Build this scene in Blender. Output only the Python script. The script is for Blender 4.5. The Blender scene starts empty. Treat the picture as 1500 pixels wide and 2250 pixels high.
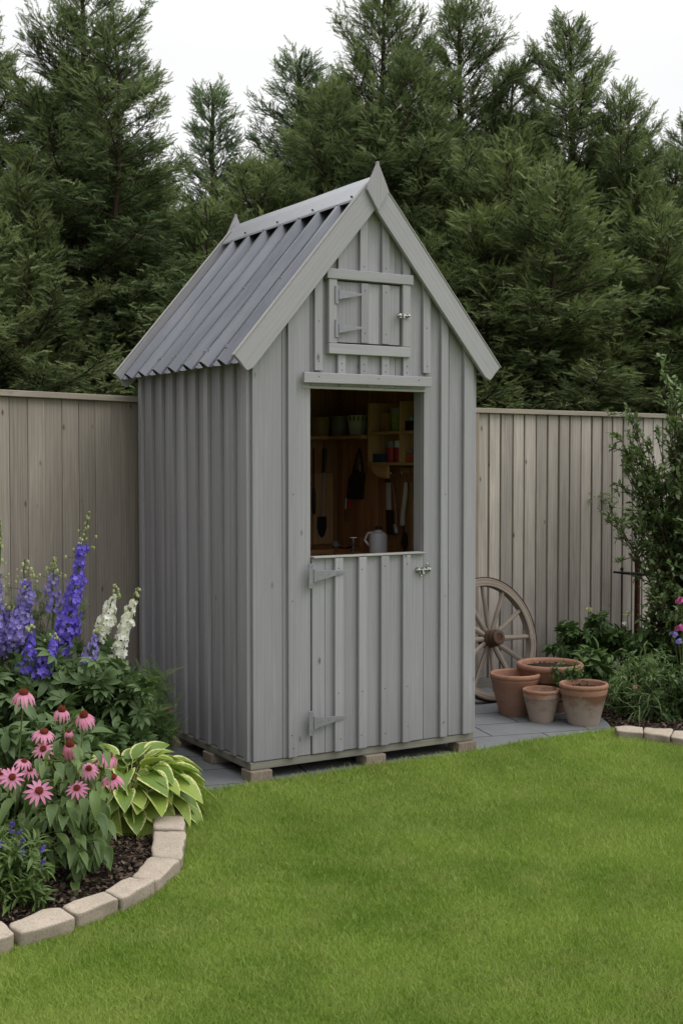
import bpy, math, random
import numpy as np
from mathutils import Vector, Matrix, noise as mnoise
random.seed(7); rng = np.random.default_rng(7)
R = math.radians
scene = bpy.context.scene
COL = scene.collection

# ------------------------------------------------------------------ camera
CAM = np.array([-2.8156, -5.5443, 1.4789]); YAW, PIT, FPX = 0.5396, -0.0407, 2801.15
FW = np.array([math.sin(YAW)*math.cos(PIT), math.cos(YAW)*math.cos(PIT), math.sin(PIT)])
RT = np.array([math.cos(YAW), -math.sin(YAW), 0.0]); UP = np.cross(RT, FW)
G = -0.105                                   # ground level (shed floor frame stands on blocks)
def ray(px, py): return FW + RT*(px-750)/FPX - UP*(py-1125)/FPX
def atd(px, py, d): return CAM + ray(px, py)*d
def onz(px, py, z=G): r = ray(px, py); return CAM + r*((z-CAM[2])/r[2])
def ony(px, py, y): r = ray(px, py); return CAM + r*((y-CAM[1])/r[1])
def onx(px, py, x): r = ray(px, py); return CAM + r*((x-CAM[0])/r[0])

cd = bpy.data.cameras.new('camera'); cam = bpy.data.objects.new('camera', cd); COL.objects.link(cam)
cd.sensor_fit = 'HORIZONTAL'; cd.sensor_width = 36; cd.lens = FPX/1500*36; cd.clip_end = 2000; cd.clip_start = .05
M = Matrix(((RT[0], UP[0], -FW[0], CAM[0]), (RT[1], UP[1], -FW[1], CAM[1]), (RT[2], UP[2], -FW[2], CAM[2]), (0, 0, 0, 1)))
cam.matrix_world = M
scene.camera = cam

# ------------------------------------------------------------------ objects
def tag(o, label=None, cat=None, group=None, kind=None):
    if label: o['label'] = label
    if cat: o['category'] = cat
    if group: o['group'] = group
    if kind: o['kind'] = kind
    return o
def empty(name, loc, label, cat, group=None, rz=0):
    o = bpy.data.objects.new(name, None); COL.objects.link(o); o.location = [float(v) for v in loc]
    o.rotation_euler = (0, 0, rz); o.empty_display_size = .1
    bpy.context.view_layer.update()
    return tag(o, label, cat, group)

class MB:
    """collects shapes; build() makes ONE mesh. gc = grain coordinate (z along the grain), tone = random per piece"""
    def __init__(s): s.v = []; s.f = []; s.g = []; s.t = []
    def add(s, vs, fs, gc=None, tone=None):
        b = len(s.v); tone = random.random() if tone is None else tone
        vs = [tuple(float(c) for c in p) for p in vs]
        s.v += vs; s.f += [tuple(b+i for i in f) for f in fs]
        s.g += ([tuple(float(c) for c in p) for p in gc] if gc is not None else vs); s.t += [tone]*len(vs)
    def obox(s, c, A, B, C, tone=None):
        """box, centre c, half vectors A (along grain), B (width), C (thickness)"""
        c, A, B, C = [np.array(x, float) for x in (c, A, B, C)]
        if np.dot(np.cross(A, B), C) < 0: C = -C
        la, lb, lc = [np.linalg.norm(x) for x in (A, B, C)]
        vs = []; gc = []; o = np.array([random.uniform(0, 50), random.uniform(0, 50), random.uniform(0, 50)])
        for i in (-1, 1):
            for j in (-1, 1):
                for k in (-1, 1):
                    vs.append(c+i*A+j*B+k*C); gc.append(o+np.array([j*lb, k*lc, i*la]))
        s.add(vs, [(0, 1, 3, 2), (4, 6, 7, 5), (0, 4, 5, 1), (2, 3, 7, 6), (0, 2, 6, 4), (1, 5, 7, 3)], gc, tone)
    def box(s, x0, x1, y0, y1, z0, z1, grain='z', tone=None):
        h = [(x1-x0)/2, (y1-y0)/2, (z1-z0)/2]; e = np.diag(h)
        i = 'xyz'.index(grain); o = [k for k in range(3) if k != i]
        s.obox(((x0+x1)/2, (y0+y1)/2, (z0+z1)/2), e[i], e[o[0]], e[o[1]], tone)
    def bar(s, p0, p1, wdir, w, t, tone=None):
        p0, p1, wdir = [np.array(x, float) for x in (p0, p1, wdir)]
        a = (p1-p0)/2; an = a/np.linalg.norm(a); wd = wdir-an*np.dot(wdir, an); wd /= np.linalg.norm(wd)
        s.obox((p0+p1)/2, a, wd*w/2, np.cross(an, wd)*t/2, tone)
    def prism(s, poly, off, axis=(0, 0, 1), tone=None):
        """poly: list of 3d points (ccw seen from opposite of off), extruded by off"""
        P = [np.array(p, float) for p in poly]; off = np.array(off, float); n = len(P)
        nrm = sum((np.cross(P[i]-P[0], P[(i+1) % n]-P[0]) for i in range(n)), np.zeros(3))
        if np.dot(nrm, off) > 0: P = P[::-1]
        ax = np.array(axis, float); ax /= np.linalg.norm(ax); on = off/np.linalg.norm(off); w = np.cross(ax, on)
        o = np.array([random.uniform(0, 50) for _ in range(3)])
        vs = P+[p+off for p in P]
        gc = [o+np.array([np.dot(p, w), np.dot(p, on), np.dot(p, ax)]) for p in vs]
        fs = [tuple(range(n)), tuple(range(2*n-1, n-1, -1))]+[((i+1) % n, i, i+n, (i+1) % n+n) for i in range(n)]
        s.add(vs, fs, gc, tone)
    def tube(s, pts, rad, n=8, tone=None, cap=True, squash=None):
        pts = [np.array(p, float) for p in pts]; k = len(pts)
        if not hasattr(rad, '__len__'): rad = [rad]*k
        vs = []; gc = []; u = None; L = 0
        o = np.array([random.uniform(0, 50) for _ in range(3)])
        for i in range(k):
            d = pts[min(i+1, k-1)]-pts[max(i-1, 0)]; d = d/(np.linalg.norm(d)+1e-9)
            if u is None:
                u = np.cross(d, [0, 0, 1.]);
                if np.linalg.norm(u) < 1e-3: u = np.array([1., 0, 0])
            u = u-d*np.dot(u, d); u /= np.linalg.norm(u); w = np.cross(d, u)
            if i: L += np.linalg.norm(pts[i]-pts[i-1])
            for j in range(n):
                a = 2*math.pi*j/n; r = rad[i]
                vs.append(pts[i]+u*math.cos(a)*r+w*math.sin(a)*r*(squash or 1)); gc.append(o+np.array([math.cos(a)*r, math.sin(a)*r, L]))
        fs = [(i*n+j, i*n+(j+1) % n, (i+1)*n+(j+1) % n, (i+1)*n+j) for i in range(k-1) for j in range(n)]
        if cap: fs += [tuple(range(n-1, -1, -1)), tuple((k-1)*n+j for j in range(n))]
        s.add(vs, fs, gc, tone)
    def lathe(s, prof, n=32, c=(0, 0, 0), tone=None, axis=None, wob=0):
        """prof: list of (r,z). axis: optional 3x3 (columns x,y,z)"""
        c = np.array(c, float); A = np.eye(3) if axis is None else np.array(axis, float)
        vs = []; k = len(prof); ph = random.uniform(0, 6)
        for (r, z) in prof:
            for j in range(n):
                a = 2*math.pi*j/n; rr = r*(1+wob*math.sin(2*a+ph))
                vs.append(c+A@np.array([math.cos(a)*rr, math.sin(a)*rr, z]))
        fs = [(i*n+j, i*n+(j+1) % n, (i+1)*n+(j+1) % n, (i+1)*n+j) for i in range(k-1) for j in range(n)]
        if prof[0][0] > 1e-6: fs.append(tuple(range(n-1, -1, -1)))
        if prof[-1][0] > 1e-6: fs.append(tuple((k-1)*n+j for j in range(n)))
        s.add(vs, fs, None, tone)
    def ball(s, c, r, n=8, sc=(1, 1, 1), tone=None):
        m = max(4, n//2+1)
        prof = [(max(1e-5, r*math.sin(math.pi*i/m)), -r*math.cos(math.pi*i/m)) for i in range(m+1)]
        s.lathe(prof, n, c, tone, axis=np.diag(sc))
    def build(s, name, mat, parent=None, smooth=False, bevel=0, seg=2, angle=35):
        me = bpy.data.meshes.new(name); me.from_pydata(s.v, [], s.f); me.materials.append(mat)
        a = me.attributes.new('gc', 'FLOAT_VECTOR', 'POINT'); a.data.foreach_set('vector', np.array(s.g, 'f').ravel())
        a = me.attributes.new('tone', 'FLOAT', 'POINT'); a.data.foreach_set('value', np.array(s.t, 'f'))
        return link(me, name, parent, smooth, bevel, seg, angle)

def link(me, name, parent=None, smooth=False, bevel=0, seg=2, angle=35):
    o = bpy.data.objects.new(name, me); COL.objects.link(o)
    if smooth:
        me.polygons.foreach_set('use_smooth', [True]*len(me.polygons))
        if smooth != 'all': me.set_sharp_from_angle(angle=R(angle))
    if bevel:
        m = o.modifiers.new('bevel', 'BEVEL'); m.width = bevel; m.segments = seg; m.limit_method = 'ANGLE'; m.angle_limit = R(40)
        m.harden_normals = False
    if parent:
        o.parent = parent; o.matrix_parent_inverse = parent.matrix_world.inverted()
    me.update()
    return o

def fastmesh(name, V, F, mat, tone=None, gc=None, parent=None, smooth=False):
    """V (N,3), F list of index arrays with equal width each"""
    me = bpy.data.meshes.new(name)
    if not isinstance(F, (list, tuple)): F = [F]
    nl = sum(f.size for f in F); nf = sum(len(f) for f in F)
    me.vertices.add(len(V)); me.vertices.foreach_set('co', np.ascontiguousarray(V, 'f').ravel())
    me.loops.add(nl); me.polygons.add(nf)
    me.loops.foreach_set('vertex_index', np.concatenate([f.ravel() for f in F]).astype('i'))
    st = []; c = 0
    for f in F:
        st.append(c+np.arange(len(f))*f.shape[1]); c += f.size
    me.polygons.foreach_set('loop_start', np.concatenate(st).astype('i'))
    if smooth: me.polygons.foreach_set('use_smooth', np.ones(nf, bool))
    me.update(calc_edges=True)
    me.materials.append(mat)
    if tone is not None:
        a = me.attributes.new('tone', 'FLOAT', 'POINT'); a.data.foreach_set('value', tone.astype('f'))
    if gc is not None:
        a = me.attributes.new('gc', 'FLOAT_VECTOR', 'POINT'); a.data.foreach_set('vector', np.ascontiguousarray(gc, 'f').ravel())
    return link(me, name, parent)

# ------------------------------------------------------------------ materials
def nodes(name):
    m = bpy.data.materials.new(name); m.use_nodes = True; nt = m.node_tree; nt.nodes.clear()
    out = nt.nodes.new('ShaderNodeOutputMaterial')
    class T: pass
    t = T(); t.m = m; t.nt = nt; t.out = out
    def n(ty, **k):
        nd = nt.nodes.new(ty)
        ins = k.pop('i', {})
        for a, b in k.items(): setattr(nd, a, b)
        for a, b in ins.items():
            sk = nd.inputs[a]
            if isinstance(b, bpy.types.NodeSocket): nt.links.new(b, sk)
            else: sk.default_value = b
        return nd
    t.n = n
    t.attr = lambda a, o: n('ShaderNodeAttribute', attribute_name=a).outputs[o]
    t.map = lambda v, sc, loc=(0, 0, 0): n('ShaderNodeMapping', i={'Vector': v, 'Scale': sc, 'Location': loc}).outputs[0]
    t.noise = lambda v, sc, det=4, ro=.55, dist=0: n('ShaderNodeTexNoise', i={'Vector': v, 'Scale': sc, 'Detail': det, 'Roughness': ro, 'Distortion': dist}).outputs[0]
    def ramp(f, stops):
        r = n('ShaderNodeValToRGB', i={'Fac': f}); e = r.color_ramp.elements
        while len(e) < len(stops): e.new(.5)
        for el, (p, c) in zip(e, stops):
            el.position = p; el.color = (c, c, c, 1) if not hasattr(c, '__len__') else (*c, 1)
        return r.outputs[0]
    t.ramp = ramp
    def mix(f, a, b, bt='MIX'):
        x = n('ShaderNodeMix', data_type='RGBA', blend_type=bt)
        for k, v in ((0, f), (6, a), (7, b)):
            if isinstance(v, bpy.types.NodeSocket): nt.links.new(v, x.inputs[k])
            elif k == 0: x.inputs[0].default_value = v
            else: x.inputs[k].default_value = (*v, 1) if hasattr(v, '__len__') else (v, v, v, 1)
        return x.outputs[2]
    t.mix = mix
    def math_(op, a, b=0.0, c=None):
        x = n('ShaderNodeMath', operation=op)
        for k, v in enumerate((a, b, c)):
            if v is None: continue
            if isinstance(v, bpy.types.NodeSocket): nt.links.new(v, x.inputs[k])
            else: x.inputs[k].default_value = v
        return x.outputs[0]
    t.math = math_
    t.bump = lambda h, st, d=.01: n('ShaderNodeBump', i={'Height': h, 'Strength': st, 'Distance': d}).outputs[0]
    def bsdf(col, rough=.6, metal=0, spec=.3, normal=None, **k):
        i = {'Base Color': col if isinstance(col, bpy.types.NodeSocket) else (*col, 1), 'Roughness': rough, 'Metallic': metal, 'Specular IOR Level': spec}
        i.update(k)
        if normal is not None: i['Normal'] = normal
        return n('ShaderNodeBsdfPrincipled', i=i).outputs[0]
    t.bsdf = bsdf
    t.done = lambda s: (nt.links.new(s, out.inputs[0]), m)[1]
    return t

def wood(name, dark, light, tonevar=.25, rough=.7, spec=.25, knots=.5, fiber=.5, bump=.25, stain=None, kcol=None):
    t = nodes(name); gc = t.attr('gc', 'Vector'); tone = t.attr('tone', 'Fac')
    g1 = t.noise(t.map(gc, (14, 14, 1.3)), 1.3, 5, .62, 1.2)
    g2 = t.noise(t.map(gc, (170, 170, 3.5)), 1.0, 3, .65)
    w = t.n('ShaderNodeTexWave', wave_type='BANDS', bands_direction='X', i={'Vector': t.map(gc, (1, 1, .05)), 'Scale': 14, 'Distortion': 9, 'Detail': 3, 'Detail Scale': 1.2}).outputs['Fac']
    f = t.math('ADD', t.math('MULTIPLY', g1, .55), t.math('ADD', t.math('MULTIPLY', g2, .3*fiber*2), t.math('MULTIPLY', w, .13)))
    col = t.mix(t.ramp(f, [(.32, 0), (.78, 1)]), dark, light)
    # knots
    vo = t.n('ShaderNodeTexVoronoi', feature='F1', i={'Vector': t.map(gc, (9, 9, 4.5)), 'Scale': 1.0, 'Randomness': 1}).outputs['Distance']
    vc = t.n('ShaderNodeTexVoronoi', feature='F1', i={'Vector': t.map(gc, (9, 9, 4.5)), 'Scale': 1.0, 'Randomness': 1}).outputs['Color']
    pick = t.math('GREATER_THAN', t.n('ShaderNodeSeparateColor', i={'Color': vc}).outputs[0], .58)
    k = t.math('MULTIPLY', t.math('MULTIPLY', t.ramp(vo, [(.035, 1), (.105, 0)]), pick), knots)
    col = t.mix(k, col, kcol or tuple(c*.45 for c in dark))
    tv = t.math('MULTIPLY_ADD', tone, tonevar*2, 1-tonevar)
    col = t.mix(1.0, col, t.n('ShaderNodeCombineColor', i={'Red': tv, 'Green': tv, 'Blue': tv}).outputs[0], 'MULTIPLY')
    if stain:
        geo = t.n('ShaderNodeNewGeometry').outputs['Position']
        s = t.ramp(t.noise(t.map(geo, (2.2, 2.2, .7)), 1.3, 5, .6), [(.4, 0), (.72, 1)])
        col = t.mix(t.math('MULTIPLY', s, stain[1]), col, stain[0])
        # dirt splash near the ground
        z = t.n('ShaderNodeSeparateXYZ', i={'Vector': geo}).outputs[2]
        d = t.math('MULTIPLY', t.ramp(t.math('ADD', t.math('MULTIPLY', z, 1.6), t.math('MULTIPLY', g1, .5)), [(.15, 1), (.75, 0)]), .35)
        col = t.mix(d, col, tuple(c*.55 for c in stain[0]))
    nb = t.bump(t.math('ADD', t.math('MULTIPLY', g2, 1.0), t.math('MULTIPLY', w, .4)), bump, .003)
    return t.done(t.bsdf(col, rough, 0, spec, nb))

def plain(name, col, rough=.6, metal=0, spec=.4, var=.15, scale=20, bump=.1, **k):
    t = nodes(name); oc = t.n('ShaderNodeTexCoord').outputs['Object']
    nz = t.noise(oc, scale, 4, .6)
    c = t.mix(nz, tuple(x*(1-var*2) for x in col), tuple(min(1, x*(1+var*2)) for x in col))
    return t.done(t.bsdf(c, rough, metal, spec, t.bump(nz, bump, .003), **k))

def leaf(name, dark, light, trans=.25, rough=.55, spec=.25, tip=None, big=None):
    t = nodes(name); tone = t.attr('tone', 'Fac')
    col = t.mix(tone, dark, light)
    if big:
        geo = t.n('ShaderNodeNewGeometry').outputs['Position']
        f = t.ramp(t.noise(geo, big, 3, .5), [(.35, 0), (.68, 1)])
        br = t.ramp(t.noise(geo, 3.1, 4, .7), [(.66, 0), (.76, .6)])
        col = t.mix(br, col, (.17, .10, .045))
        col = t.mix(f, t.mix(1.0, col, (.7, .73, .7), 'MULTIPLY'), col)
    if tip:
        gc = t.n('ShaderNodeSeparateXYZ', i={'Vector': t.attr('gc', 'Vector')})
        e = t.math('ABSOLUTE', gc.outputs[0])
        vein = t.ramp(t.math('FRACT', t.math('MULTIPLY', t.math('ADD', t.math('MULTIPLY', e, 4.0), t.math('MULTIPLY', gc.outputs[1], 0.0)), 1.0)), [(0, .75), (.2, 1), (.9, 1), (1, .8)])
        col = t.mix(1.0, col, vein, 'MULTIPLY')
        ee = t.math('ADD', e, t.math('MULTIPLY', t.math('SUBTRACT', t.noise(t.map(t.attr('gc', 'Vector'), (3, 6, 9)), 2, 3), .5), .55))
        col = t.mix(t.ramp(ee, [(.74, 0), (.92, 1)]), col, tip)
    b = t.bsdf(col, rough, 0, spec)
    tr = t.n('ShaderNodeBsdfTranslucent', i={'Color': t.mix(1.0, col, (1.1, 1.15, .7), 'MULTIPLY')}).outputs[0]
    return t.done(t.n('ShaderNodeMixShader', i={0: trans, 1: b, 2: tr}).outputs[0])

WALL = wood('painted grey boards', (.322, .316, .340), (.408, .399, .425), .13, .62, .3, .85, .4, .28, stain=((.29, .278, .30), .3), kcol=(.09, .08, .08))
WTRIM = wood('painted grey trim', (.345, .338, .358), (.420, .410, .434), .08, .6, .3, .8, .5, .28, stain=((.31, .295, .31), .3), kcol=(.10, .09, .09))
WTOP = wood('pale weathered edge', (.37, .36, .35), (.48, .465, .45), .08, .7, .2, .1)
INT = wood('warm pine lining', (.26, .125, .05), (.52, .29, .125), .2, .55, .3, .5)
SHELF = wood('pine shelf', (.38, .22, .10), (.62, .41, .19), .12, .55, .3, .3)
BLOCK = wood('timber block', (.20, .16, .125), (.36, .30, .24), .12, .8, .15, .2)
FRAMEW = wood('floor frame wood', (.20, .19, .16), (.30, .29, .25), .1, .75, .2, .3)
FENCEL = wood('weathered fence boards', (.25, .215, .18), (.44, .385, .33), .14, .8, .15, .9, .8, .5, stain=((.23, .215, .195), .5), kcol=(.08, .055, .04))
FENCER = wood('weathered overlapping fence boards', (.30, .265, .235), (.54, .485, .43), .2, .8, .15, .95, .8, .5, stain=((.22, .21, .20), .45), kcol=(.09, .065, .05))
FBACK = wood('brown backing boards', (.22, .175, .14), (.38, .32, .26), .12, .8, .15, .4, .8, .5)
CAP = wood('fence cap wood', (.30, .26, .21), (.46, .41, .34), .1, .75, .2, .3)
WHEEL = wood('bleached wheel wood', (.055, .043, .034), (.31, .26, .215), .22, .85, .1, .5, 1.0, .8)
HUBW = wood('old hub wood', (.04, .026, .02), (.10, .066, .048), .1, .7, .2, .2, 1.0, .6)
TOOLW = wood('tool handle wood', (.18, .10, .045), (.32, .2, .1), .15, .5, .3, .2)
BARK = wood('bark', (.025, .018, .013), (.075, .055, .04), .2, .9, .1, .2, 1.0, 1.0)
RUST = plain('rusty iron', (.085, .038, .022), .85, .2, .3, .4, 40, .5)
STEEL = plain('galvanised steel', (.29, .285, .315), .5, .45, .5, .12, 60, .08)
CHROME = plain('bright steel', (.42, .42, .41), .25, .95, .5, .25, 90, .1)
BLACK = plain('black plastic and gap shade', (.012, .012, .013), .45)
DARKM = plain('dark tool steel', (.05, .05, .055), .4, .8, .5, .3, 30)
PWHITE = plain('white plastic', (.55, .56, .58), .4, 0, .4, .05)
CREAM = plain('cream handle', (.50, .48, .43), .45)
OLIVE = plain('olive bucket plastic', (.17, .16, .08), .45)
GREYG = plain('grey green bucket plastic', (.14, .155, .12), .5)
TANP = plain('tan bucket plastic', (.24, .16, .07), .5)
MINT = plain('pale green plastic', (.34, .38, .27), .45)
GREENP = plain('green packets', (.17, .25, .05), .6, var=.35, scale=60)
OCHRE = plain('ochre tin', (.32, .2, .05), .5)
TEAL = plain('teal plastic', (.02, .25, .2), .4)
REDP = plain('red plastic', (.36, .04, .045), .4)
BRED = plain('bright red plastic', (.6, .01, .015), .4)
NAVY = plain('navy tin', (.025, .05, .085), .5)
ORANGE = plain('orange red box', (.4, .09, .035), .6)
GREYM = plain('grey lid', (.2, .2, .21), .5)
SOILD = plain('potting soil', (.03, .021, .015), .95, 0, .1, .4, 90, .8)

def terracotta():
    t = nodes('terracotta'); oc = t.n('ShaderNodeTexCoord').outputs['Object']; geo = t.n('ShaderNodeNewGeometry').outputs['Position']
    z = t.n('ShaderNodeSeparateXYZ', i={'Vector': oc}).outputs[2]
    n1 = t.noise(geo, 9, 5, .65); n2 = t.noise(geo, 60, 4, .6); n3 = t.noise(geo, 22, 4, .7)
    col = t.mix(n1, (.21, .105, .068), (.39, .215, .145))
    bl = t.n('ShaderNodeAttribute', attribute_type='OBJECT', attribute_name='bloom').outputs['Fac']
    f = t.math('MULTIPLY', t.ramp(t.math('ADD', z, t.math('MULTIPLY', t.math('SUBTRACT', n1, .5), .25)), [(.12, 1), (.175, 0)]), bl)
    col = t.mix(f, col, (.46, .37, .31))
    col = t.mix(t.math('MULTIPLY', t.ramp(n3, [(.55, 0), (.7, 1)]), .35), col, (.13, .07, .045))
    return t.done(t.bsdf(col, .8, 0, .2, t.bump(n2, .25, .003)))
TERRA = terracotta()

def roofmetal():
    t = nodes('corrugated steel'); oc = t.n('ShaderNodeTexCoord').outputs['Object']
    n1 = t.noise(t.map(oc, (.5, 9, .5)), 2.5, 5, .65); n2 = t.noise(oc, 45, 3, .6)
    col = t.mix(n1, (.06, .066, .08), (.30, .31, .335))
    rg = t.math('MULTIPLY_ADD', n1, .25, .20)
    return t.done(t.bsdf(col, rg, .88, .5, t.bump(n2, .06, .002)))
ROOF = roofmetal()
RIDGE = plain('ridge cap metal', (.34, .35, .37), .4, .6, .5, .06, 12, .05)

def stone(name, a, b):
    t = nodes(name); oc = t.n('ShaderNodeNewGeometry').outputs['Position']
    n1 = t.noise(oc, 14, 6, .65); n2 = t.noise(oc, 170, 3, .7)
    col = t.mix(t.ramp(t.noise(oc, 3.2, 3), [(.4, .0), (.62, .5)]), t.mix(n1, a, b), tuple(c*.72 for c in b)); col = t.mix(t.ramp(n2, [(.35, .55), (.5, 0)]), col, tuple(c*.45 for c in a))
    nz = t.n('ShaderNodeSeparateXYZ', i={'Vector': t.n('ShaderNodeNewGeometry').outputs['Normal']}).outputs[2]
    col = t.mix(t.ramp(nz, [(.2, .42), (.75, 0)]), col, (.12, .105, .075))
    return t.done(t.bsdf(col, .9, 0, .15, t.bump(t.math('ADD', t.math('MULTIPLY', n2, .35), n1), .5, .008)))
STONE = stone('tumbled kerb stone', (.34, .275, .215), (.62, .53, .43))

def slabs():
    t = nodes('slate paving'); geo = t.n('ShaderNodeNewGeometry').outputs['Position']
    v = t.n('ShaderNodeMapping', i={'Vector': geo, 'Rotation': (0, 0, R(14)), 'Scale': (1, 1, 1)}).outputs[0]
    dv = t.n('ShaderNodeVectorMath', operation='ADD', i={0: v, 1: t.n('ShaderNodeVectorMath', operation='SCALE', i={0: t.n('ShaderNodeTexNoise', i={'Vector': geo, 'Scale': 6, 'Detail': 3}).outputs['Color'], 'Scale': .018}).outputs[0]}).outputs[0]
    b = t.n('ShaderNodeTexBrick', offset=.5, i={'Vector': dv, 'Color1': (.2, .2, .2, 1), 'Color2': (.9, .9, .9, 1), 'Mortar': (0, 0, 0, 1), 'Scale': 1, 'Mortar Size': .006, 'Mortar Smooth': .3, 'Brick Width': .62, 'Row Height': .31})
    n1 = t.noise(geo, 5, 6, .65); n2 = t.noise(t.map(geo, (1, 2.5, 1)), 28, 5, .7); n3 = t.noise(geo, 3, 3)
    col = t.mix(n1, (.10, .108, .118), (.215, .225, .235))
    col = t.mix(t.math('MULTIPLY', t.ramp(n2, [(.5, 0), (.75, 1)]), .5), col, (.11, .115, .12))
    col = t.mix(t.math('MULTIPLY', b.outputs['Color'], .3), col, (.25, .255, .26))
    col = t.mix(b.outputs['Fac'], col, (.035, .035, .03))
    col = t.mix(t.ramp(n3, [(.5, 0), (.85, .5)]), col, (.16, .15, .12))
    h = t.math('SUBTRACT', t.math('MULTIPLY', n2, .5), b.outputs['Fac'])
    return t.done(t.bsdf(col, .75, 0, .3, t.bump(h, .6, .008)))
SLAB = slabs()

def soil():
    t = nodes('dark soil'); geo = t.n('ShaderNodeNewGeometry').outputs['Position']
    n1 = t.noise(geo, 35, 6, .7); n2 = t.noise(geo, 4, 4)
    col = t.mix(n1, (.012, .009, .007), (.06, .043, .03)); col = t.mix(t.math('MULTIPLY', n2, .3), col, (.03, .022, .016))
    return t.done(t.bsdf(col, .95, 0, .1, t.bump(n1, 1, .02)))
SOIL = soil()
def lawnm(name, blades):
    t = nodes(name); geo = t.n('ShaderNodeNewGeometry').outputs['Position']
    gp = t.map(geo, (1, 1, 0))
    n1 = t.noise(gp, 1.5, 3, .55); n2 = t.noise(gp, 4, 4, .6); n3 = t.noise(gp, .6, 2); n4 = t.noise(gp, 2.3, 5, .7)
    c = t.mix(t.ramp(n1, [(.36, 0), (.66, 1)]), (.185, .305, .036), (.335, .455, .085))
    c = t.mix(t.ramp(n2, [(.42, 0), (.75, .65)]), c, (.38, .44, .12))
    c = t.mix(t.ramp(n3, [(.5, 0), (.7, .35)]), c, (.33, .43, .10)); c = t.mix(t.ramp(n4, [(.60, 0), (.76, .5)]), c, (.36, .34, .14)); c = t.mix(t.ramp(n4, [(.22, .45), (.38, 0)]), c, (.14, .25, .028))
    if blades:
        tone = t.attr('tone', 'Fac')
        c = t.mix(t.ramp(tone, [(0, .35), (.4, 0)]), c, (.10, .18, .018))
        c = t.mix(t.ramp(tone, [(.7, 0), (.93, .25), (.96, .5), (1, .6)]), c, (.46, .50, .20))
        b = t.bsdf(c, .6, 0, .2)
        tr = t.n('ShaderNodeBsdfTranslucent', i={'Color': c}).outputs[0]
        return t.done(t.n('ShaderNodeMixShader', i={0: .3, 1: b, 2: tr}).outputs[0])
    c = t.mix(1.0, c, (.60, .62, .55), 'MULTIPLY')
    return t.done(t.bsdf(c, .9, 0, .1, t.bump(t.noise(geo, 120, 3), .8, .01)))
LAWN = lawnm('lawn ground', False); BLADE = lawnm('grass blades', True)

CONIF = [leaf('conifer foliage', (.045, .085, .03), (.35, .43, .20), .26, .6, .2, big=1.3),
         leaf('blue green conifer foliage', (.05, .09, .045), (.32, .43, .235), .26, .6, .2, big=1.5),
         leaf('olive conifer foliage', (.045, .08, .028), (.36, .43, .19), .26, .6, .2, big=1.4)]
PLEAF = leaf('perennial leaf', (.055, .10, .036), (.165, .245, .10), .25, .45, .35)
CLEAF = leaf('coneflower leaf', (.05, .095, .024), (.155, .235, .06), .22, .42, .4, tip=(.14, .22, .055))
HLEAF = leaf('variegated leaf', (.15, .25, .04), (.33, .43, .085), .25, .4, .4, tip=(.74, .74, .32))
SLEAF = leaf('shrub leaf', (.05, .09, .035), (.17, .24, .09), .25, .42, .4)
FLEAF = leaf('feathery leaf', (.07, .12, .045), (.19, .27, .11), .3, .6, .2)
DLEAF = leaf('deep green leaf', (.035, .075, .024), (.11, .18, .055), .22, .45, .35)
STEM = leaf('green stem', (.07, .11, .03), (.14, .19, .06), .1, .6, .2)
BLUE = leaf('blue petals', (.13, .085, .62), (.33, .25, .94), .3, .6, .2)
LAV = leaf('lavender petals', (.21, .16, .62), (.55, .48, .92), .3, .6, .2)
WPET = leaf('white petals', (.90, .88, .97), (.97, .95, 1.0), .45, .6, .2)
BUD = leaf('green white buds', (.38, .44, .16), (.66, .68, .42), .3, .6, .2)
PINK = leaf('pink petals', (.72, .20, .40), (.93, .46, .64), .4, .5, .25)
DPINK = leaf('magenta petals', (.5, .06, .3), (.8, .25, .55), .3, .5, .25)
CONE = plain('cone brown', (.16, .03, .015), .8, 0, .2, .5, 300, 1.0)
VIOLET = leaf('violet petals', (.10, .06, .32), (.25, .18, .6), .25, .6, .2)
RPET = leaf('red petals', (.5, .07, .07), (.75, .2, .18), .25, .6, .2)
MULCH = leaf('bark chips', (.02, .014, .011), (.17, .125, .09), 0.0, .9, .1)

# ------------------------------------------------------------------ world and light
w = bpy.data.worlds.new('World'); scene.world = w; w.use_nodes = True; nt = w.node_tree; nt.nodes.clear()
wo = nt.nodes.new('ShaderNodeOutputWorld'); bg = nt.nodes.new('ShaderNodeBackground'); sk = nt.nodes.new('ShaderNodeTexSky')
SUN_EL, SUN_AZ = R(50), R(135)
sk.sky_type = 'NISHITA'; sk.sun_disc = False; sk.sun_elevation = SUN_EL; sk.sun_rotation = SUN_AZ
hs = nt.nodes.new('ShaderNodeHueSaturation'); hs.inputs['Saturation'].default_value = .12; nt.links.new(sk.outputs[0], hs.inputs['Color'])
tc = nt.nodes.new('ShaderNodeTexCoord'); mp = nt.nodes.new('ShaderNodeMapping'); mp.inputs['Scale'].default_value = (1, 1, 2.6); nt.links.new(tc.outputs['Generated'], mp.inputs[0])
nz = nt.nodes.new('ShaderNodeTexNoise'); nz.inputs['Scale'].default_value = 1.7; nz.inputs['Detail'].default_value = 4; nt.links.new(mp.outputs[0], nz.inputs['Vector'])
cr = nt.nodes.new('ShaderNodeValToRGB'); nt.links.new(nz.outputs[0], cr.inputs[0])
cr.color_ramp.elements[0].position = .3; cr.color_ramp.elements[0].color = (.98, .99, 1.02, 1); cr.color_ramp.elements[1].position = .6; cr.color_ramp.elements[1].color = (1.08, 1.08, 1.08, 1)
sc_ = nt.nodes.new('ShaderNodeVectorMath'); sc_.operation = 'SCALE'; nt.links.new(cr.outputs[0], sc_.inputs[0])
sp = nt.nodes.new('ShaderNodeSeparateXYZ'); nt.links.new(tc.outputs['Generated'], sp.inputs[0])
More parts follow.
